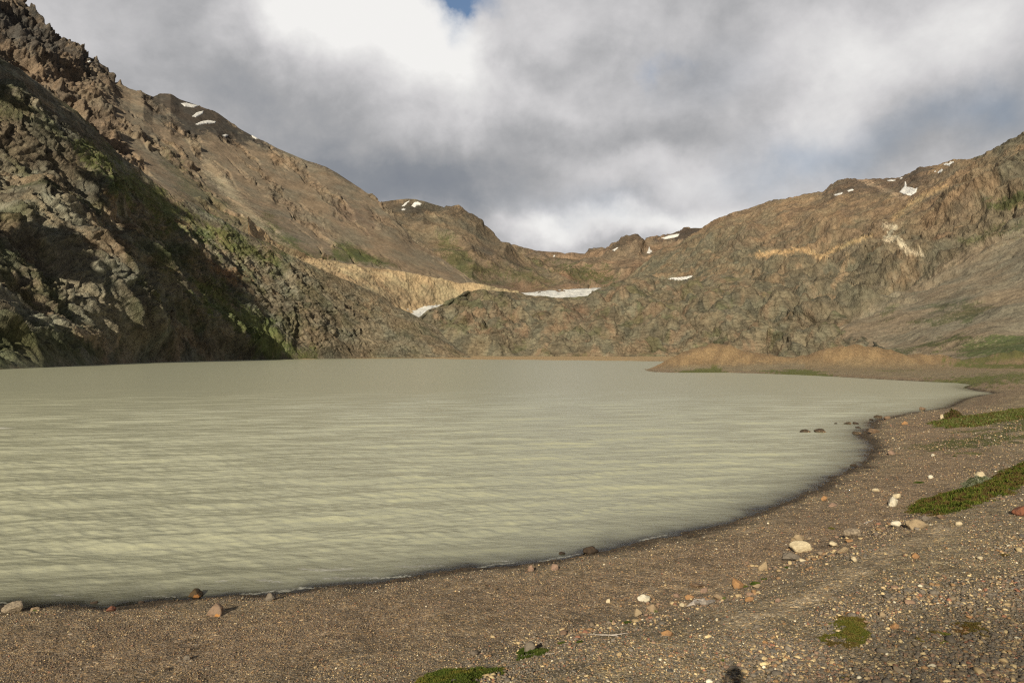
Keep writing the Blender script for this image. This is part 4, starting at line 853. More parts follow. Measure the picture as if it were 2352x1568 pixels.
ROCKS = [
 (1833, 1243, 31, .55, .8, 'tan', 'rounded tan boulder just behind the big pale domed boulder', B),
 (1844, 1268, 50, .44, .7, 'pale', 'big pale domed boulder, largest light rock on the bank', B),
 (1827, 1286, 46, .30, .6, 'grey', 'flat grey-brown boulder in front of the big pale domed one', B),
 (1965, 1233, 38, .50, .7, 'speck', 'speckled tan and grey boulder above the footpath', B),
 (2061, 1209, 24, .50, .7, 'white', 'small white rounded rock left of the long flat-topped tan boulder', B),
 (2108, 1213, 45, .45, .6, 'tan', 'long flat-topped tan boulder below the heath strip', B),
 (2053, 1163, 27, .75, .8, 'white', 'upright white block at the tip of the heath strip', B),
 (2064, 1144, 22, .55, .8, 'pale', 'pale block behind the upright white block by the heath strip', B),
 (1939, 1270, 28, .45, .7, 'tan', 'wedge shaped tan rock on the edge of the footpath', B),
 (1479, 1382, 30, .48, .7, 'white', 'smooth white oval rock low on the bank', B),
 (1500, 1408, 30, .62, .8, 'moss', 'round tan rock with a moss cap below the white oval rock', B),
 (1697, 1351, 28, .70, .8, 'orange', 'blocky orange rock beside the low green tufts', B),
 (1465, 1414, 20, .75, .8, 'tan', 'pointed tan rock left of the moss-capped round rock', B),
 (2057, 1444, 20, .62, .8, 'orange', 'orange-tan round rock right of the large olive moss patch', B),
 (1535, 1459, 26, .45, .7, 'orange', 'flat orange rock below the driftwood slab', B),
 (2352, 1186, 34, .70, .8, 'red', 'dark red-brown rock cut by the right edge of the view', B),
 (1916, 1254, 20, .50, .8, 'pale', 'pale tan rock between the speckled boulder and the wedge shaped rock', B),
 (1789, 1383, 18, .50, .7, 'pink', 'pale pinkish oval stone above the olive moss patch', B),
 (1399, 1385, 13, .75, .8, 'pale', 'small pale rock left of the smooth white oval rock', B),
 (1722, 1381, 20, .50, .7, 'orange', 'yellow-tan rock between driftwood slab and pinkish oval stone', B),
 (1846, 1291, 15, .55, .8, 'pale', 'pale greenish pebble at the foot of the flat grey-brown boulder', B),
 (1755, 1308, 24, .85, .5, 'tan', 'leaning tan slab with a pale top near the green tufts', B),
 (1602, 1350, 36, .28, .7, 'brown', 'flat brown slab above the cluster of orange stones', B),
 (1587, 1377, 24, .40, .7, 'orange', 'orange slab just above the driftwood', B),
 (1620, 1360, 18, .55, .8, 'pink', 'reddish round stone between the brown slab and the driftwood', B),
 (1657, 1376, 30, .38, .8, 'moss', 'flat grey-green lichen slab right of the driftwood', B),
 (1951, 1413, 17, .45, .8, 'orange', 'small orange stone straight above the olive moss patch', B),
 (2029, 1417, 15, .70, .8, 'tan', 'small upright tan stone above the orange-tan round rock', B),
 (1759, 1481, 15, .50, .8, 'orange', 'small orange stone left of the olive moss patch', B),
 (2106, 1281, 19, .60, .8, 'orange', 'yellow-tan stone right of the footpath', B),
 (1964, 1289, 13, .85, .7, 'pale', 'small pale triangular stone on the footpath', B),
 (2205, 1206, 13, .80, .8, 'pale', 'small pale pointed stone on the upper right bank', B),
 (2253, 1285, 14, .50, .8, 'pale', 'flat cream stone beside the lone tuft on the right bank', B),
 (2254, 1102, 24, .75, .7, 'pale', 'pale leaning rock at the upper side of the heath strip', B),
 (2128, 1196, 26, .45, .7, 'grey', 'grey rock at the lower edge of the heath strip', B),
 (2165, 1190, 20, .40, .7, 'brown', 'dull brown slab where the heath strip meets the gravel', B),
 (1896, 1149, 17, .55, .8, 'orange', 'pale orange rock on the shingle right of the water', B),
 (2011, 1128, 16, .40, .8, 'pale', 'flat cream rock on the shingle left of the heath strip', B),
 (1913, 1163, 20, .40, .8, 'pink', 'reddish rock just below the pale orange one on the shingle', B),
 (2050, 1044, 16, .60, .8, 'pink', 'reddish rock on the shingle near the bay', B),
 (2145, 1047, 10, .60, .8, 'white', 'tiny white stone above the middle of the shingle', B),
 (2080, 975, 15, .55, .8, 'orange', 'orange rock near the rocky point in the bay', B),
 (2165, 961, 8, 1.3, .8, 'pale', 'slim upright pale stone beside the upper turf strip', B),
 (2140, 1098, 12, .60, .8, 'white', 'small white stone among red shingle', B),
 (1953, 1245, 16, .40, .8, 'orange', 'small orange slab below the speckled boulder', B),
 (1741, 1349, 20, .4, .7, 'tan', 'low tan stone right of the low green tufts', B),
 (1644, 1395, 14, .4, .7, 'brown', 'brown stone at the right end of the driftwood slab', B),
 (1555, 1370, 16, .5, .8, 'pink', 'pinkish stone left of the orange slab', B),
 (1570, 1392, 14, .45, .8, 'pale', 'cream stone at the left end of the driftwood slab', B),
 (2300, 1236, 10, .6, .8, 'tan', 'small tan stone near the right edge of the bank', B),
 (2230, 1420, 15, .45, .8, 'orange', 'flat orange stone left of the brown moss patches', B),
 (1216, 1498, 26, .85, .8, 'grey', 'upright grey rock in green turf, casting a long shadow', B),
 (494, 1416, 34, .75, .7, 'peak', 'pointed rock with an orange top alone on the fine gravel', B),
 (428, 1515, 17, .55, .8, 'grey', 'grey stone on the fine gravel, lower of a pair', B),
 (433, 1495, 12, .60, .8, 'brown', 'small brown stone on the fine gravel, upper of a pair', B),
 (384, 1539, 13, .55, .8, 'dark', 'small dark stone lowest on the fine gravel', B),
 (1221, 1312, 14, 1.05, .8, 'pink', 'pinkish upright stone just above the dark wet margin', E),
 (1275, 1310, 18, .75, .8, 'pink', 'second pinkish stone right of the upright one by the wet margin', E),
 (1357, 1271, 36, .40, .7, 'dark', 'dark rounded rock lying in the wet margin', E),
 (620, 1380, 27, .60, .8, 'grey', 'lumpy light grey rock on the wet margin', E),
 (23, 1408, 50, .42, .8, 'speck', 'broad pinkish grey rock at the left end of the waterline', E),
 (78, 1403, 20, .45, .8, 'moss', 'greenish low rock right of the broad pinkish grey one', E),
 (252, 1403, 21, .50, .8, 'red', 'flat red-orange stone on the wet margin', E),
 (2011, 994, 26, .35, .8, 'brown', 'low brown rock at the tip of the rocky point', E),
 (2040, 962, 16, .4, .8, 'brown', 'brown rock on the far side of the rocky point', E),
 (2120, 942, 14, .5, .8, 'brown', 'dark brown rock on the shore beyond the rocky point', E),
 (1962, 1071, 15, .40, .8, 'dark', 'dark wet rock at the bend of the margin below the point', E),
 (444, 1371, 33, .52, .8, 'rust', 'rust and black rock in the shallows near the left', W),
 (214, 1386, 17, .40, .8, 'dark', 'low black rock barely above the water near the left', W),
 (322, 1385, 14, .55, .8, 'dark', 'small black rock in the shallows left of the rust one', W),
 (1292, 1272, 16, .35, .8, 'dark', 'flat dark stone in the water left of the dark rounded rock', W),
 (1853, 994, 25, .34, .8, 'lake', 'left one of two brown rocks farthest out in the lake', W),
 (1888, 994, 29, .36, .8, 'lake', 'pale topped rock right one of two farthest out in the lake', W),
 (1920, 973, 8, .35, .8, 'dark', 'tiny dark rock poking out beyond the two lake rocks', W),
 (1949, 974, 17, .40, .8, 'lake', 'brown rock between the two lake rocks and the point', W),
 (1966, 974, 13, .40, .8, 'dark', 'dark rock touching its brown neighbour off the point', W),
 (2002, 965, 10, .40, .8, 'dark', 'small dark rock close to the far side of the point', W),
 (2020, 960, 18, .40, .8, 'lake', 'wet brown rock against the far side of the point', W),
 (1971, 997, 22, .32, .8, 'lake', 'flat reddish rock in the water before the point', W),
 (1974, 983, 15, .25, .8, 'dark', 'flat dark rock awash between two others before the point', W),
]
for i, (px, py, wP, hr, dr, mt, lb, gp) in enumerate(ROCKS):
    rock(px, py, wP, hr, dr, mt, lb, 100 + i * 3, yaw=random.uniform(-.5, .5), group=gp, cuts=5 if 'round' in lb or 'domed' in lb or 'oval' in lb else 9, water=gp is W)

# ------------------------------------------------------------------ plants on the bank
m_leaf = bpy.data.materials.new('plant_leaves'); m_leaf.use_nodes = True; t = NT(m_leaf.node_tree)
col = t.n('ShaderNodeAttribute', attribute_name='Col').outputs[0]
df = t.n('ShaderNodeBsdfDiffuse', i_0=col); tl = t.n('ShaderNodeBsdfTranslucent', i_0=col); mx = t.n('ShaderNodeMixShader', i_0=.25, i_1=df.outputs[0], i_2=tl.outputs[0])
t.n('ShaderNodeOutputMaterial', i_0=mx.outputs[0])
def plants(name, poly, n, hgt, mound, cols, label, cat, kind=None, group=None, seed=1, z0=1.3, gaps=.0, wid=.35, world=False, lump=.6):
    r = np.random.default_rng(seed); pw = [gpos(x, y)[:2] for x, y in poly] if not world else poly
    xs = [p[0] for p in pw]; ys = [p[1] for p in pw]
    X = r.uniform(min(xs), max(xs), n * 4); Y = r.uniform(min(ys), max(ys), n * 4); wob = fbm(X / .8, Y / .8, X * 0 + seed, 4, .6) * .5 * lump
    sd = sdist(X, Y, pw) + wob; ok = (sd > 0) & (fbm(X / .5, Y / .5, X * 0 + seed + 3, 4, .6) > -.6 + gaps) ; X = X[ok][:n]; Y = Y[ok][:n]; sd = sd[ok][:n]; N = len(X)
    z, _ = ground_z(X, Y, True); lumpn = fbm(X / lump, Y / lump, X * 0 + seed + 6, 4, .6)
    z = z + mound * sstep(0, .7 * lump + .2, sd) * (.65 + .8 * lumpn) + r.uniform(-.3, .1, N) * hgt
    h = hgt * r.uniform(.5, 1.3, N) * (.5 + .5 * sstep(0, .3, sd)); a = r.uniform(0, 6.28, N); wd = h * wid; le = r.normal(0, .45, (N, 2)) * h[:, None]
    dx = np.cos(a) * wd; dy = np.sin(a) * wd
    v = np.stack([np.stack([X - dx, Y - dy, z - .02], 1), np.stack([X + dx, Y + dy, z - .02], 1), np.stack([X + dx * .7 + le[:, 0] * .6, Y + dy * .7 + le[:, 1] * .6, z + h * .65], 1), np.stack([X + le[:, 0], Y + le[:, 1], z + h], 1)], 1)
    cidx = np.clip(((fbm(X / .55, Y / .55, X * 0 + seed + 9, 4, .6) * 1.1 + .5) * len(cols)).astype(int) + (r.uniform(0, 1, N) < .2), 0, len(cols) - 1)
    c = np.array(cols)[cidx] * r.uniform(.7, 1.3, (N, 1))
    f = (np.array([[0, 1, 2], [0, 2, 3]])[None] + (np.arange(N) * 4)[:, None, None]).reshape(-1, 3)
    o = raw_mesh(name, v.reshape(-1, 3), f, m_leaf, np.repeat(c, 4, 0))
    if kind: o['kind'] = kind
    o['label'] = label; o['category'] = cat
    if group: o['group'] = group
    return o
GR = [(.06, .09, .02), (.08, .115, .025), (.10, .13, .03), (.13, .15, .045)]; HE = [(.07, .09, .02), (.10, .13, .025), (.14, .165, .035), (.15, .12, .04), (.12, .09, .035)]
OL = [(.16, .15, .035), (.11, .13, .03), (.20, .17, .05), (.13, .10, .035)]; SI = [(.20, .22, .15), (.26, .28, .20), (.14, .16, .09)]
plants('heath_shrub', [(2072, 1168), (2090, 1182), (2150, 1186), (2230, 1170), (2290, 1148), (2352, 1120), (2450, 1075), (2450, 1010), (2352, 1062), (2300, 1082), (2262, 1108), (2210, 1128), (2150, 1140), (2100, 1152)], 90000, .06, .17, HE, 'long dark green and reddish heath strip running up the right bank', 'shrub', seed=2, gaps=.22, lump=.8)
plants('silver_shrub', [(2205, 1126), (2225, 1128), (2262, 1116), (2285, 1106), (2262, 1098), (2225, 1102)], 9000, .08, .28, SI, 'silvery grey-green shrub at the upper edge of the heath strip', 'shrub', seed=3)
plants('turf_strip', [(2128, 972), (2180, 984), (2250, 980), (2352, 962), (2450, 950), (2450, 925), (2352, 938), (2250, 952), (2190, 958)], 26000, .12, .14, [(.10, .125, .03), (.13, .16, .045), (.18, .20, .08), (.13, .10, .04)], 'pale green turf strip on the far right bank above the bay', 'turf', seed=4, lump=1.4, gaps=.2)
plants('shrub', [(2172, 966), (2195, 968), (2212, 958), (2195, 945), (2176, 950)], 5000, .16, .5, [(.09, .07, .03), (.08, .09, .025), (.12, .08, .04)], 'brownish shrub at the left end of the pale green turf strip', 'shrub', seed=5, lump=1.2)
plants('moss_patch', [(1893, 1475), (1920, 1492), (1975, 1494), (2005, 1472), (2010, 1440), (1985, 1418), (1925, 1416), (1905, 1440)], 30000, .035, .03, OL, 'large olive and yellow moss patch low on the right bank', 'moss', seed=6, gaps=.35)
plants('moss_patch', [(2110, 1470), (2150, 1484), (2190, 1476), (2180, 1455), (2130, 1450)], 9000, .035, .02, OL, 'sparse brownish moss patch right of the large olive one', 'moss', seed=7, gaps=.5)
plants('moss_patch', [(2210, 1455), (2270, 1462), (2285, 1440), (2250, 1428), (2205, 1432)], 7000, .035, .02, [(.12, .10, .035), (.15, .09, .035)], 'thin rusty moss patch nearest the lower right corner', 'moss', seed=8, gaps=.55)
plants('turf', [(930, 1600), (965, 1556), (1010, 1542), (1080, 1536), (1150, 1532), (1160, 1545), (1100, 1580), (1080, 1620), (950, 1640)], 30000, .045, .03, OL[:2] + GR[1:3], 'low green turf at the bottom middle of the bank', 'turf', seed=9, gaps=.32)
plants('turf', [(1180, 1508), (1205, 1513), (1240, 1503), (1260, 1497), (1240, 1490), (1205, 1494)], 7000, .05, .04, GR, 'small green turf around the upright grey rock', 'turf', seed=10, gaps=.3)
plants('cushion_plant', [(1188, 1502), (1197, 1506), (1209, 1500), (1207, 1488), (1195, 1486)], 3500, .06, .09, GR[:2], 'dark green cushion against the left side of the upright grey rock', 'plant', seed=11, lump=.25)
SM = 'small green tufts scattered on the bank'
for i, (px, py, w_, lb) in enumerate([(1401, 1430, 13, 'round green moss cushion left of the pointed tan rock'), (1500, 1402, 7, 'tiny moss tuft on the moss-capped round rock'), (1735, 1342, 22, 'bright green tuft right of the blocky orange rock'), (1712, 1348, 9, 'small green tuft touching the blocky orange rock'),
        (1757, 1328, 12, 'grassy tuft below the leaning tan slab'), (1808, 1304, 10, 'faint green tuft between leaning slab and grey boulder'), (2307, 1275, 17, 'lone olive tuft on the upper right bank'), (2113, 1108, 28, 'thin green streak of turf left of the silver shrub'),
        (2197, 1030, 9, 'small green tuft on the gravel slope above the heath'), (2192, 1047, 7, 'tiny green tuft, lower one on the gravel slope'), (1440, 1430, 18, 'flat green moss between the moss cushion and the orange rock'), (1660, 1516, 14, 'bluish green tuft low on the bank'),
        (1290, 1478, 13, 'green tuft right of the grey rock, lower'), (1330, 1474, 12, 'green tuft left of the long white stick'), (1946, 1560, 16, 'olive tuft by the bottom edge right of the shadow'), (1910, 1212, 16, 'faint olive tuft above the speckled boulder')]):
    x, y, z, d = gpos(px, py); rx = w_ / F * y * .5; ry = rx * .9 if w_ < 26 else rx * .6
    pl = [(x + rx * math.cos(q) * random.uniform(.8, 1.1), y + ry * math.sin(q) * 1.3) for q in np.linspace(0, 6.28, 9)[:-1]]
    plants('grass_tuft', pl, 1400, .045, .05 if w_ < 16 else .03, GR if 'olive' not in lb else OL, lb, 'tuft', seed=30 + i, world=True, lump=.22, group=SM)

# ------------------------------------------------------------------ driftwood
m_wood = bpy.data.materials.new('bleached_wood'); m_wood.use_nodes = True; t = NT(m_wood.node_tree); co = t.n('ShaderNodeTexCoord').outputs['Object']
nz = t.noise(t.n('ShaderNodeMapping', i_0=co, i_3=(4, 40, 40)).outputs[0], 1.5, 5, .6); cc = t.mix(t.mapr(nz, .35, .65), (.60, .55, .50), (.36, .31, .27))
pr = t.n('ShaderNodeBsdfPrincipled', i_Base_Color=cc, i_Roughness=.85, i_Normal=t.n('ShaderNodeBump', i_Height=nz, i_Distance=.01, i_Strength=.6).outputs[0]); t.n('ShaderNodeOutputMaterial', i_0=pr.outputs[0])
def branch_mesh(bm, pts, rad, seed=0):
    r = random.Random(seed); prev = None; K = 8; P = [Vector(p) for p in pts]
    Q = []
    for i in range(len(P) - 1):
        for j in range(5): Q.append((P[i].lerp(P[i + 1], j / 5), rad[i] + (rad[i + 1] - rad[i]) * j / 5))
    Q.append((P[-1], rad[-1])); ring0 = None
    for i, (p, rd) in enumerate(Q):
        tg = (Q[min(i + 1, len(Q) - 1)][0] - Q[max(i - 1, 0)][0]).normalized(); a = tg.cross(Vector((0, 0, 1))).normalized(); b = a.cross(tg)
        rd = rd * r.uniform(.8, 1.2); ring = [bm.verts.new(p + (a * math.cos(6.283 * k / K) + b * math.sin(6.283 * k / K) * .7) * rd * r.uniform(.85, 1.15)) for k in range(K)]
        if prev: [bm.faces.new((prev[k], prev[(k + 1) % K], ring[(k + 1) % K], ring[k])) for k in range(K)]
        else: ring0 = ring
        prev = ring
    bm.faces.new(ring0[::-1]); bm.faces.new(prev)
def drift(lines, label, name='driftwood', seed=0):
    bm = bmesh.new(); org = None
    for pts, rads in lines:
        w3 = []
        for (px, py), rd in zip(pts, rads):
            x, y, z, d = gpos(px, py); p = Vector((x, y, z + rd * .9 + .01)); org = org or p.copy(); w3.append(p - org)
        branch_mesh(bm, w3, rads, seed)
    me = bpy.data.meshes.new(name); bm.to_mesh(me); bm.free(); me.materials.append(m_wood); o = bpy.data.objects.new(name, me); COL.objects.link(o); o.location = org
    o['label'] = label; o['category'] = 'driftwood'
drift([([(1578, 1394), (1598, 1390), (1620, 1392), (1640, 1384), (1641, 1381)], [.02, .06, .075, .04, .015]), ([(1582, 1392), (1600, 1384), (1618, 1383), (1632, 1386)], [.02, .05, .045, .02]), ([(1604, 1387), (1618, 1379), (1630, 1381)], [.04, .03, .01])], 'forked bleached driftwood slab among orange stones on the bank', seed=1)
drift([([(1985, 1203), (1993, 1200), (2003, 1197), (2006, 1192)], [.015, .025, .02, .01]), ([(1993, 1200), (1990, 1204)], [.015, .01])], 'small curved bleached branch above the footpath', seed=2)
drift([([(1350, 1458), (1380, 1460), (1410, 1461), (1436, 1456), (1443, 1457)], [.012, .017, .017, .012, .006]), ([(1408, 1460), (1420, 1463)], [.012, .006])], 'long thin white stick lying on gravel left of the orange rock', seed=3)
drift([([(1231, 1506), (1250, 1504), (1274, 1501)], [.008, .012, .007])], 'short white stick right of the upright grey rock', seed=4)

# ------------------------------------------------------------------ snow patches lying on the mountains
m_snow = bpy.data.materials.new('old_snow'); m_snow.use_nodes = True; t = NT(m_snow.node_tree); co = t.n('ShaderNodeTexCoord').outputs['Object']; nz = t.noise(co, .12, 6, .6)
pr = t.n('ShaderNodeBsdfPrincipled', i_Base_Color=t.mix(nz, (.76, .78, .80), (.58, .58, .57)), i_Roughness=.6, i_Normal=t.n('ShaderNodeBump', i_Height=nz, i_Distance=2.0, i_Strength=.5).outputs[0]); t.n('ShaderNodeOutputMaterial', i_0=pr.outputs[0])
def snow(poly, label, cat='snow patch', group='snow patches on the far slopes', off=2.2, near=False):
    bv = local_bvh(poly); xs = [p[0] for p in poly]; ys = [p[1] for p in poly]
    st = .7; gx, gy = np.meshgrid(np.arange(min(xs) - 2, max(xs) + 2, st), np.arange(min(ys) - 2, max(ys) + 2, st))
    wob = fbm(gx / 4, gy / 4, gx * 0 + xs[0], 4, .6) * .45; sd = sdist(gx, gy, poly) + wob
    P = np.zeros(gx.shape + (3,)); hit = np.zeros(gx.shape, bool); dep = np.zeros(gx.shape); org = Vector((0, 0, H))
    for i in range(gx.shape[0]):
        for j in range(gx.shape[1]):
            tx, tz = P2dir(gx[i, j], gy[i, j]); dr = Vector((float(tx), 1, float(tz))).normalized(); h = bv.ray_cast(org, dr) if bv else (None,)
            if h[0] is not None:
                nn_ = h[1] if h[1].dot(dr) < 0 else -h[1]; sc = h[3] / 2000; q = h[0] + (nn_ * .5 - dr * .5) * (off * sc * (1.3 * float(sstep(-.3, 2.0, sd[i, j])) - .15)); P[i, j] = q; hit[i, j] = True; dep[i, j] = h[3]
    ok = hit & (sd > -.2); keep = ok[:-1, :-1] & ok[1:, :-1] & ok[1:, 1:] & ok[:-1, 1:]
    dd = np.stack([dep[:-1, :-1], dep[1:, :-1], dep[1:, 1:], dep[:-1, 1:]]); keep &= (dd.max(0) - dd.min(0)) < 90
    lab = np.zeros(keep.shape, int); best = (0, 0); k = 0
    for i, j in zip(*np.where(keep)):
        if lab[i, j]: continue
        k += 1; st_ = [(i, j)]; lab[i, j] = k; c = 0
        while st_:
            a, b = st_.pop(); c += 1
            for a2, b2 in ((a + 1, b), (a - 1, b), (a, b + 1), (a, b - 1)):
                if 0 <= a2 < keep.shape[0] and 0 <= b2 < keep.shape[1] and keep[a2, b2] and not lab[a2, b2]: lab[a2, b2] = k; st_.append((a2, b2))
        best = max(best, (c, k))
    keep = keep & (lab == best[1])
    if not keep.any(): print('no snow', label); return
    o = mesh_grid('snow_patch', P[..., 0], P[..., 1], P[..., 2], m_snow, kind=None, keep=keep); o['label'] = label; o['category'] = cat; o['group'] = group
for poly, lb in [
 ([(414, 237), (428, 236), (440, 239), (459, 243), (446, 248), (424, 245)], 'wide snow patch highest on the dark left summit'),
 ([(440, 268), (452, 258), (468, 254), (466, 262), (450, 270)], 'slanting snow patch in the middle of the dark left summit'),
 ([(447, 286), (462, 279), (478, 276), (497, 279), (494, 284), (470, 285), (455, 288)], 'long snow patch lowest on the dark left summit'),
 ([(509, 311), (518, 308), (527, 311), (518, 315)], 'small oval snow patch below the dark left summit'),
 ([(576, 309), (584, 311), (594, 319), (589, 321), (580, 316)], 'narrow snow patch on the left skyline below the summit'),
 ([(199, 141), (205, 139), (212, 142), (205, 145)], 'tiny snow patch under the jagged left crest'),
 ([(944, 473), (952, 464), (960, 463), (969, 467), (966, 473), (958, 472), (953, 477)], 'bright snow patch on the rounded hill at the valley centre'),
 ([(921, 481), (926, 478), (932, 480), (930, 483), (924, 484)], 'small snow patch low on the left of the rounded hill'),
 ([(922, 474), (930, 466), (941, 460), (940, 464), (928, 474)], 'thin snow streak left of the bright patch on the rounded hill'),
 ([(1485, 581), (1489, 573), (1491, 564), (1494, 573), (1499, 577), (1492, 583)], 'upright snow patch below the saddle of the far peak'),
 ([(1405, 575), (1417, 568), (1421, 568), (1412, 577)], 'thin snow streak on the left of the far square peak'),
 ([(1270, 592), (1272, 585), (1276, 586), (1274, 594)], 'tiny snow dot on the low cirque wall'),
 ([(1518, 547), (1535, 541), (1555, 537), (1562, 537), (1556, 544), (1540, 548), (1528, 550)], 'snow streak on the small jagged peak behind the right mountain'),
 ([(1912, 449), (1920, 445), (1937, 441), (1934, 446), (1922, 450)], 'left one of two small snow patches under the right summit'),
 ([(1945, 438), (1954, 434), (1961, 434), (1960, 438), (1949, 441)], 'right one of two small snow patches under the right summit'),
 ([(2036, 414), (2046, 412), (2058, 413), (2056, 416), (2042, 417)], 'flat snow streak on the right skyline'),
 ([(2064, 411), (2070, 407), (2075, 408), (2070, 412)], 'tiny snow streak beside the flat one on the right skyline'),
 ([(2065, 442), (2071, 434), (2077, 428), (2078, 416), (2081, 418), (2083, 429), (2093, 430), (2100, 433), (2108, 431), (2104, 443), (2092, 450), (2076, 447)], 'largest star shaped snow patch on the right mountain'),
 ([(2165, 378), (2172, 374), (2180, 375), (2182, 371), (2191, 371), (2192, 378), (2180, 382)], 'hooked snow patch on the upper right ridge'),
 ([(2152, 397), (2158, 391), (2164, 387), (2166, 391), (2160, 398)], 'thin snow patch left below the hooked one'),
 ([(2144, 394), (2149, 392), (2152, 394), (2147, 396)], 'tiny snow dot left of the thin patch on the right ridge')]:
    snow(poly, lb)
snow([(1533, 641), (1545, 637), (1570, 636), (1592, 632), (1588, 638), (1575, 644), (1552, 644)], 'white ice field wedged between the rock hills and the right mountain', 'ice', 'ice fields', 5.0)

# ------------------------------------------------------------------ the photographer, standing behind the view; the shadow of the head falls on the bank
def flat_mat(name, c, r=.8):
    m = bpy.data.materials.new(name); m.use_nodes = True; t = NT(m.node_tree); co = t.n('ShaderNodeTexCoord').outputs['Object']; nz = t.noise(co, 60, 4, .6)
    pr = t.n('ShaderNodeBsdfPrincipled', i_Base_Color=t.mix(nz, tuple(x * .8 for x in c), c), i_Roughness=r); t.n('ShaderNodeOutputMaterial', i_0=pr.outputs[0]); return m
def skin(name, verts, edges, radii, mat, parent=None, root=0):
    me = bpy.data.meshes.new(name); me.from_pydata(verts, edges, []); o = bpy.data.objects.new(name, me); COL.objects.link(o)
    md = o.modifiers.new('skin', 'SKIN')
    for i, rd in enumerate(radii): me.skin_vertices[0].data[i].radius = rd if isinstance(rd, tuple) else (rd, rd)
    me.skin_vertices[0].data[root].use_root = True
    sb = o.modifiers.new('sub', 'SUBSURF'); sb.levels = 2; sb.render_levels = 2
    dg = bpy.context.evaluated_depsgraph_get(); new = bpy.data.meshes.new_from_object(o.evaluated_get(dg)); o.modifiers.clear(); o.data = new; new.materials.clear(); new.materials.append(mat)
    new.polygons.foreach_set('use_smooth', np.ones(len(new.polygons), bool)); o.parent = parent; return o
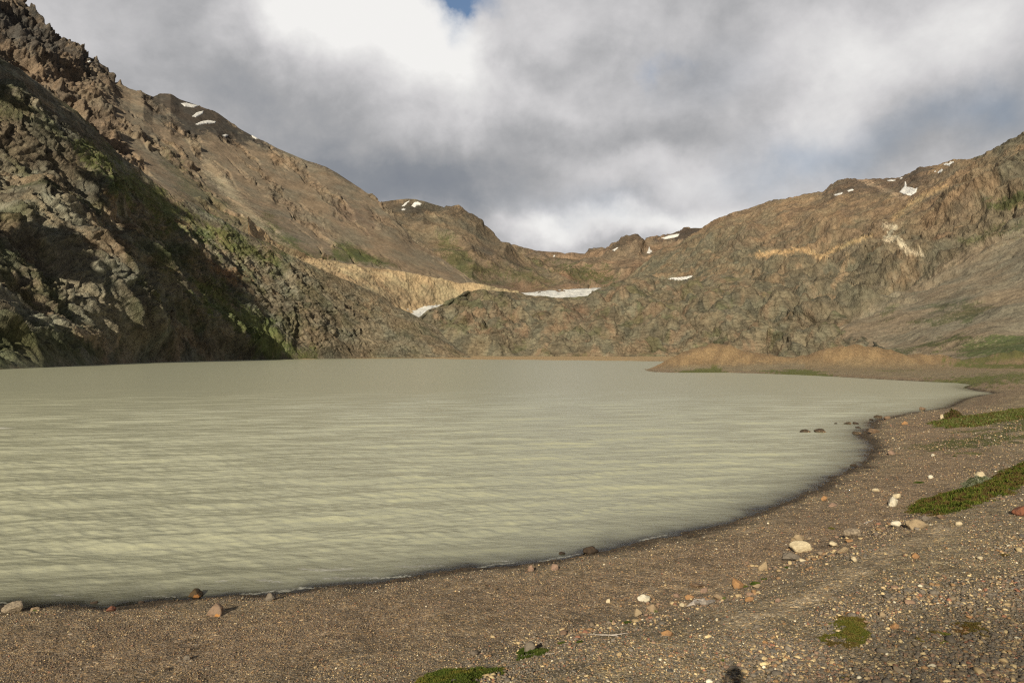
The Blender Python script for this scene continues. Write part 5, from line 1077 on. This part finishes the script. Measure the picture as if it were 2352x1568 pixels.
def build_person():
    fz = float(ground_z(np.array([0.]), np.array([0.]))[0][0]); print('photographer stands at', fz)
    root = bpy.data.objects.new('person', None); COL.objects.link(root); root.location = (0, -.34, fz); root['label'] = 'person in dark jacket and cap taking the photograph, seen as a shadow'; root['category'] = 'person'
    K = (H + .10 - fz) / 1.62
    V = [(0, 0, .95), (0, 0, 1.12), (0, -.01, 1.32), (0, -.01, 1.44), (0, .02, 1.52), (0, .03, 1.62), (0, .02, 1.70)]; Ed = [(0, 1), (1, 2), (2, 3), (3, 4), (4, 5), (5, 6)]; Rd = [(.15, .11), (.14, .10), (.16, .11), (.07, .06), (.055, .055), (.085, .10), (.065, .08)]
    def add(p, r, link): V.append(p); Rd.append(r); Ed.append((link, len(V) - 1)); return len(V) - 1
    for s_ in (-1, 1):
        a = add((s_ * .17, 0, 1.40), .06, 2); a = add((s_ * .24, .04, 1.20), .046, a); a = add((s_ * .11, .20, 1.48), .034, a); a = add((s_ * .085, .235, 1.55), .03, a)
        for k, (dx, dz, ln) in enumerate([(-.012, .045, .07), (-.012, .022, .078), (-.012, 0, .074), (-.012, -.02, .06)]):
            f1 = add((s_ * (.075 - .0), .262, 1.555 + dz), .009, a); f2 = add((s_ * (.062), .262 + ln * .35, 1.558 + dz), .008, f1); add((s_ * .035, .262 + ln * .45, 1.558 + dz), .007, f2)
        f1 = add((s_ * .06, .22, 1.53), .011, a); add((s_ * .035, .225, 1.54), .009, f1)
        l = add((s_ * .10, 0, .88), .095, 0); l = add((s_ * .11, .02, .50), .062, l); l = add((s_ * .12, -.01, .10), .045, l); add((s_ * .13, .13, .04), .035, l)
    body = skin('body', [(x, y, z * K) for x, y, z in V], Ed, Rd, flat_mat('skin_tone', (.45, .28, .19)), root)
    skin('jacket', [(0, 0, .90 * K), (0, 0, 1.12 * K), (0, -.01, 1.33 * K), (0, -.01, 1.43 * K)] + [p for s_ in (-1, 1) for p in ((s_ * .18, 0, 1.40 * K), (s_ * .245, .04, 1.20 * K), (s_ * .12, .19, 1.465 * K))],
         [(0, 1), (1, 2), (2, 3), (2, 4), (4, 5), (5, 6), (2, 7), (7, 8), (8, 9)], [(.18, .135), (.165, .125), (.185, .13), (.09, .08)] + [.075, .06, .048] * 2, flat_mat('jacket_cloth', (.03, .04, .06)), root)
    skin('trousers', [(0, 0, .95 * K)] + [p for s_ in (-1, 1) for p in ((s_ * .10, 0, .86 * K), (s_ * .11, .02, .50 * K), (s_ * .12, -.01, .09 * K))], [(0, 1), (1, 2), (2, 3), (0, 4), (4, 5), (5, 6)], [(.165, .125)] + [.11, .078, .06] * 2, flat_mat('trouser_cloth', (.06, .055, .05)), root)
    for s_ in (-1, 1): skin('shoe', [(s_ * .12, -.05, .05), (s_ * .122, .05, .05), (s_ * .13, .17, .035)], [(0, 1), (1, 2)], [.055, .055, .042], flat_mat('shoe_leather', (.05, .035, .025)), root)
    def ell(name, c, r, mat, par, cut=None):
        bm = bmesh.new(); bmesh.ops.create_uvsphere(bm, u_segments=28, v_segments=18, radius=1.0)
        if cut is not None: bmesh.ops.delete(bm, geom=[v for v in bm.verts if v.co.z < cut], context='VERTS')
        for v in bm.verts: v.co = Vector((v.co.x * r[0] + c[0], v.co.y * r[1] + c[1], v.co.z * r[2] + c[2] * K))
        me = bpy.data.meshes.new(name); bm.to_mesh(me); bm.free(); me.materials.append(mat); me.polygons.foreach_set('use_smooth', np.ones(len(me.polygons), bool)); o = bpy.data.objects.new(name, me); COL.objects.link(o); o.parent = par; return o
    hair = flat_mat('dark_hair', (.03, .02, .015)); ell('hair', (0, .0, 1.66), (.098, .115, .115), hair, root, -.2)
    ell('cap', (0, .01, 1.69), (.105, .122, .10), flat_mat('cap_cloth', (.05, .05, .06)), root, .05)
    for s_ in (-1, 1): ell('ear', (s_ * .092, .03, 1.62), (.015, .028, .035), body.data.materials[0], body)
    ell('nose', (0, .138, 1.61), (.014, .02, .026), body.data.materials[0], body)
    for s_ in (-1, 1): ell('eye', (s_ * .032, .122, 1.635), (.012, .008, .009), flat_mat('eye_white', (.6, .6, .6), .3), body)
    ell('mouth', (0, .124, 1.565), (.024, .008, .008), flat_mat('lip', (.35, .14, .11)), body)
    cm = bmesh.new()
    for c, sz in [((0, .262, 1.595), (.125, .05, .078)), ((0, .255, 1.638), (.05, .04, .02))]:
        r_ = bmesh.ops.create_cube(cm, size=1.0); [setattr(v, 'co', Vector((v.co.x * sz[0] + c[0], v.co.y * sz[1] + c[1], v.co.z * sz[2] + c[2] * K))) for v in r_['verts']]
    bmesh.ops.bevel(cm, geom=list(cm.edges), offset=.006, segments=2, affect='EDGES')
    me = bpy.data.meshes.new('handheld_camera'); cm.to_mesh(me); cm.free(); me.materials.append(flat_mat('black_plastic', (.02, .02, .02), .4)); o = bpy.data.objects.new('handheld_camera', me); COL.objects.link(o); o.location = root.location
    o['label'] = 'small black camera held up in both hands by the photographer'; o['category'] = 'camera'
build_person()
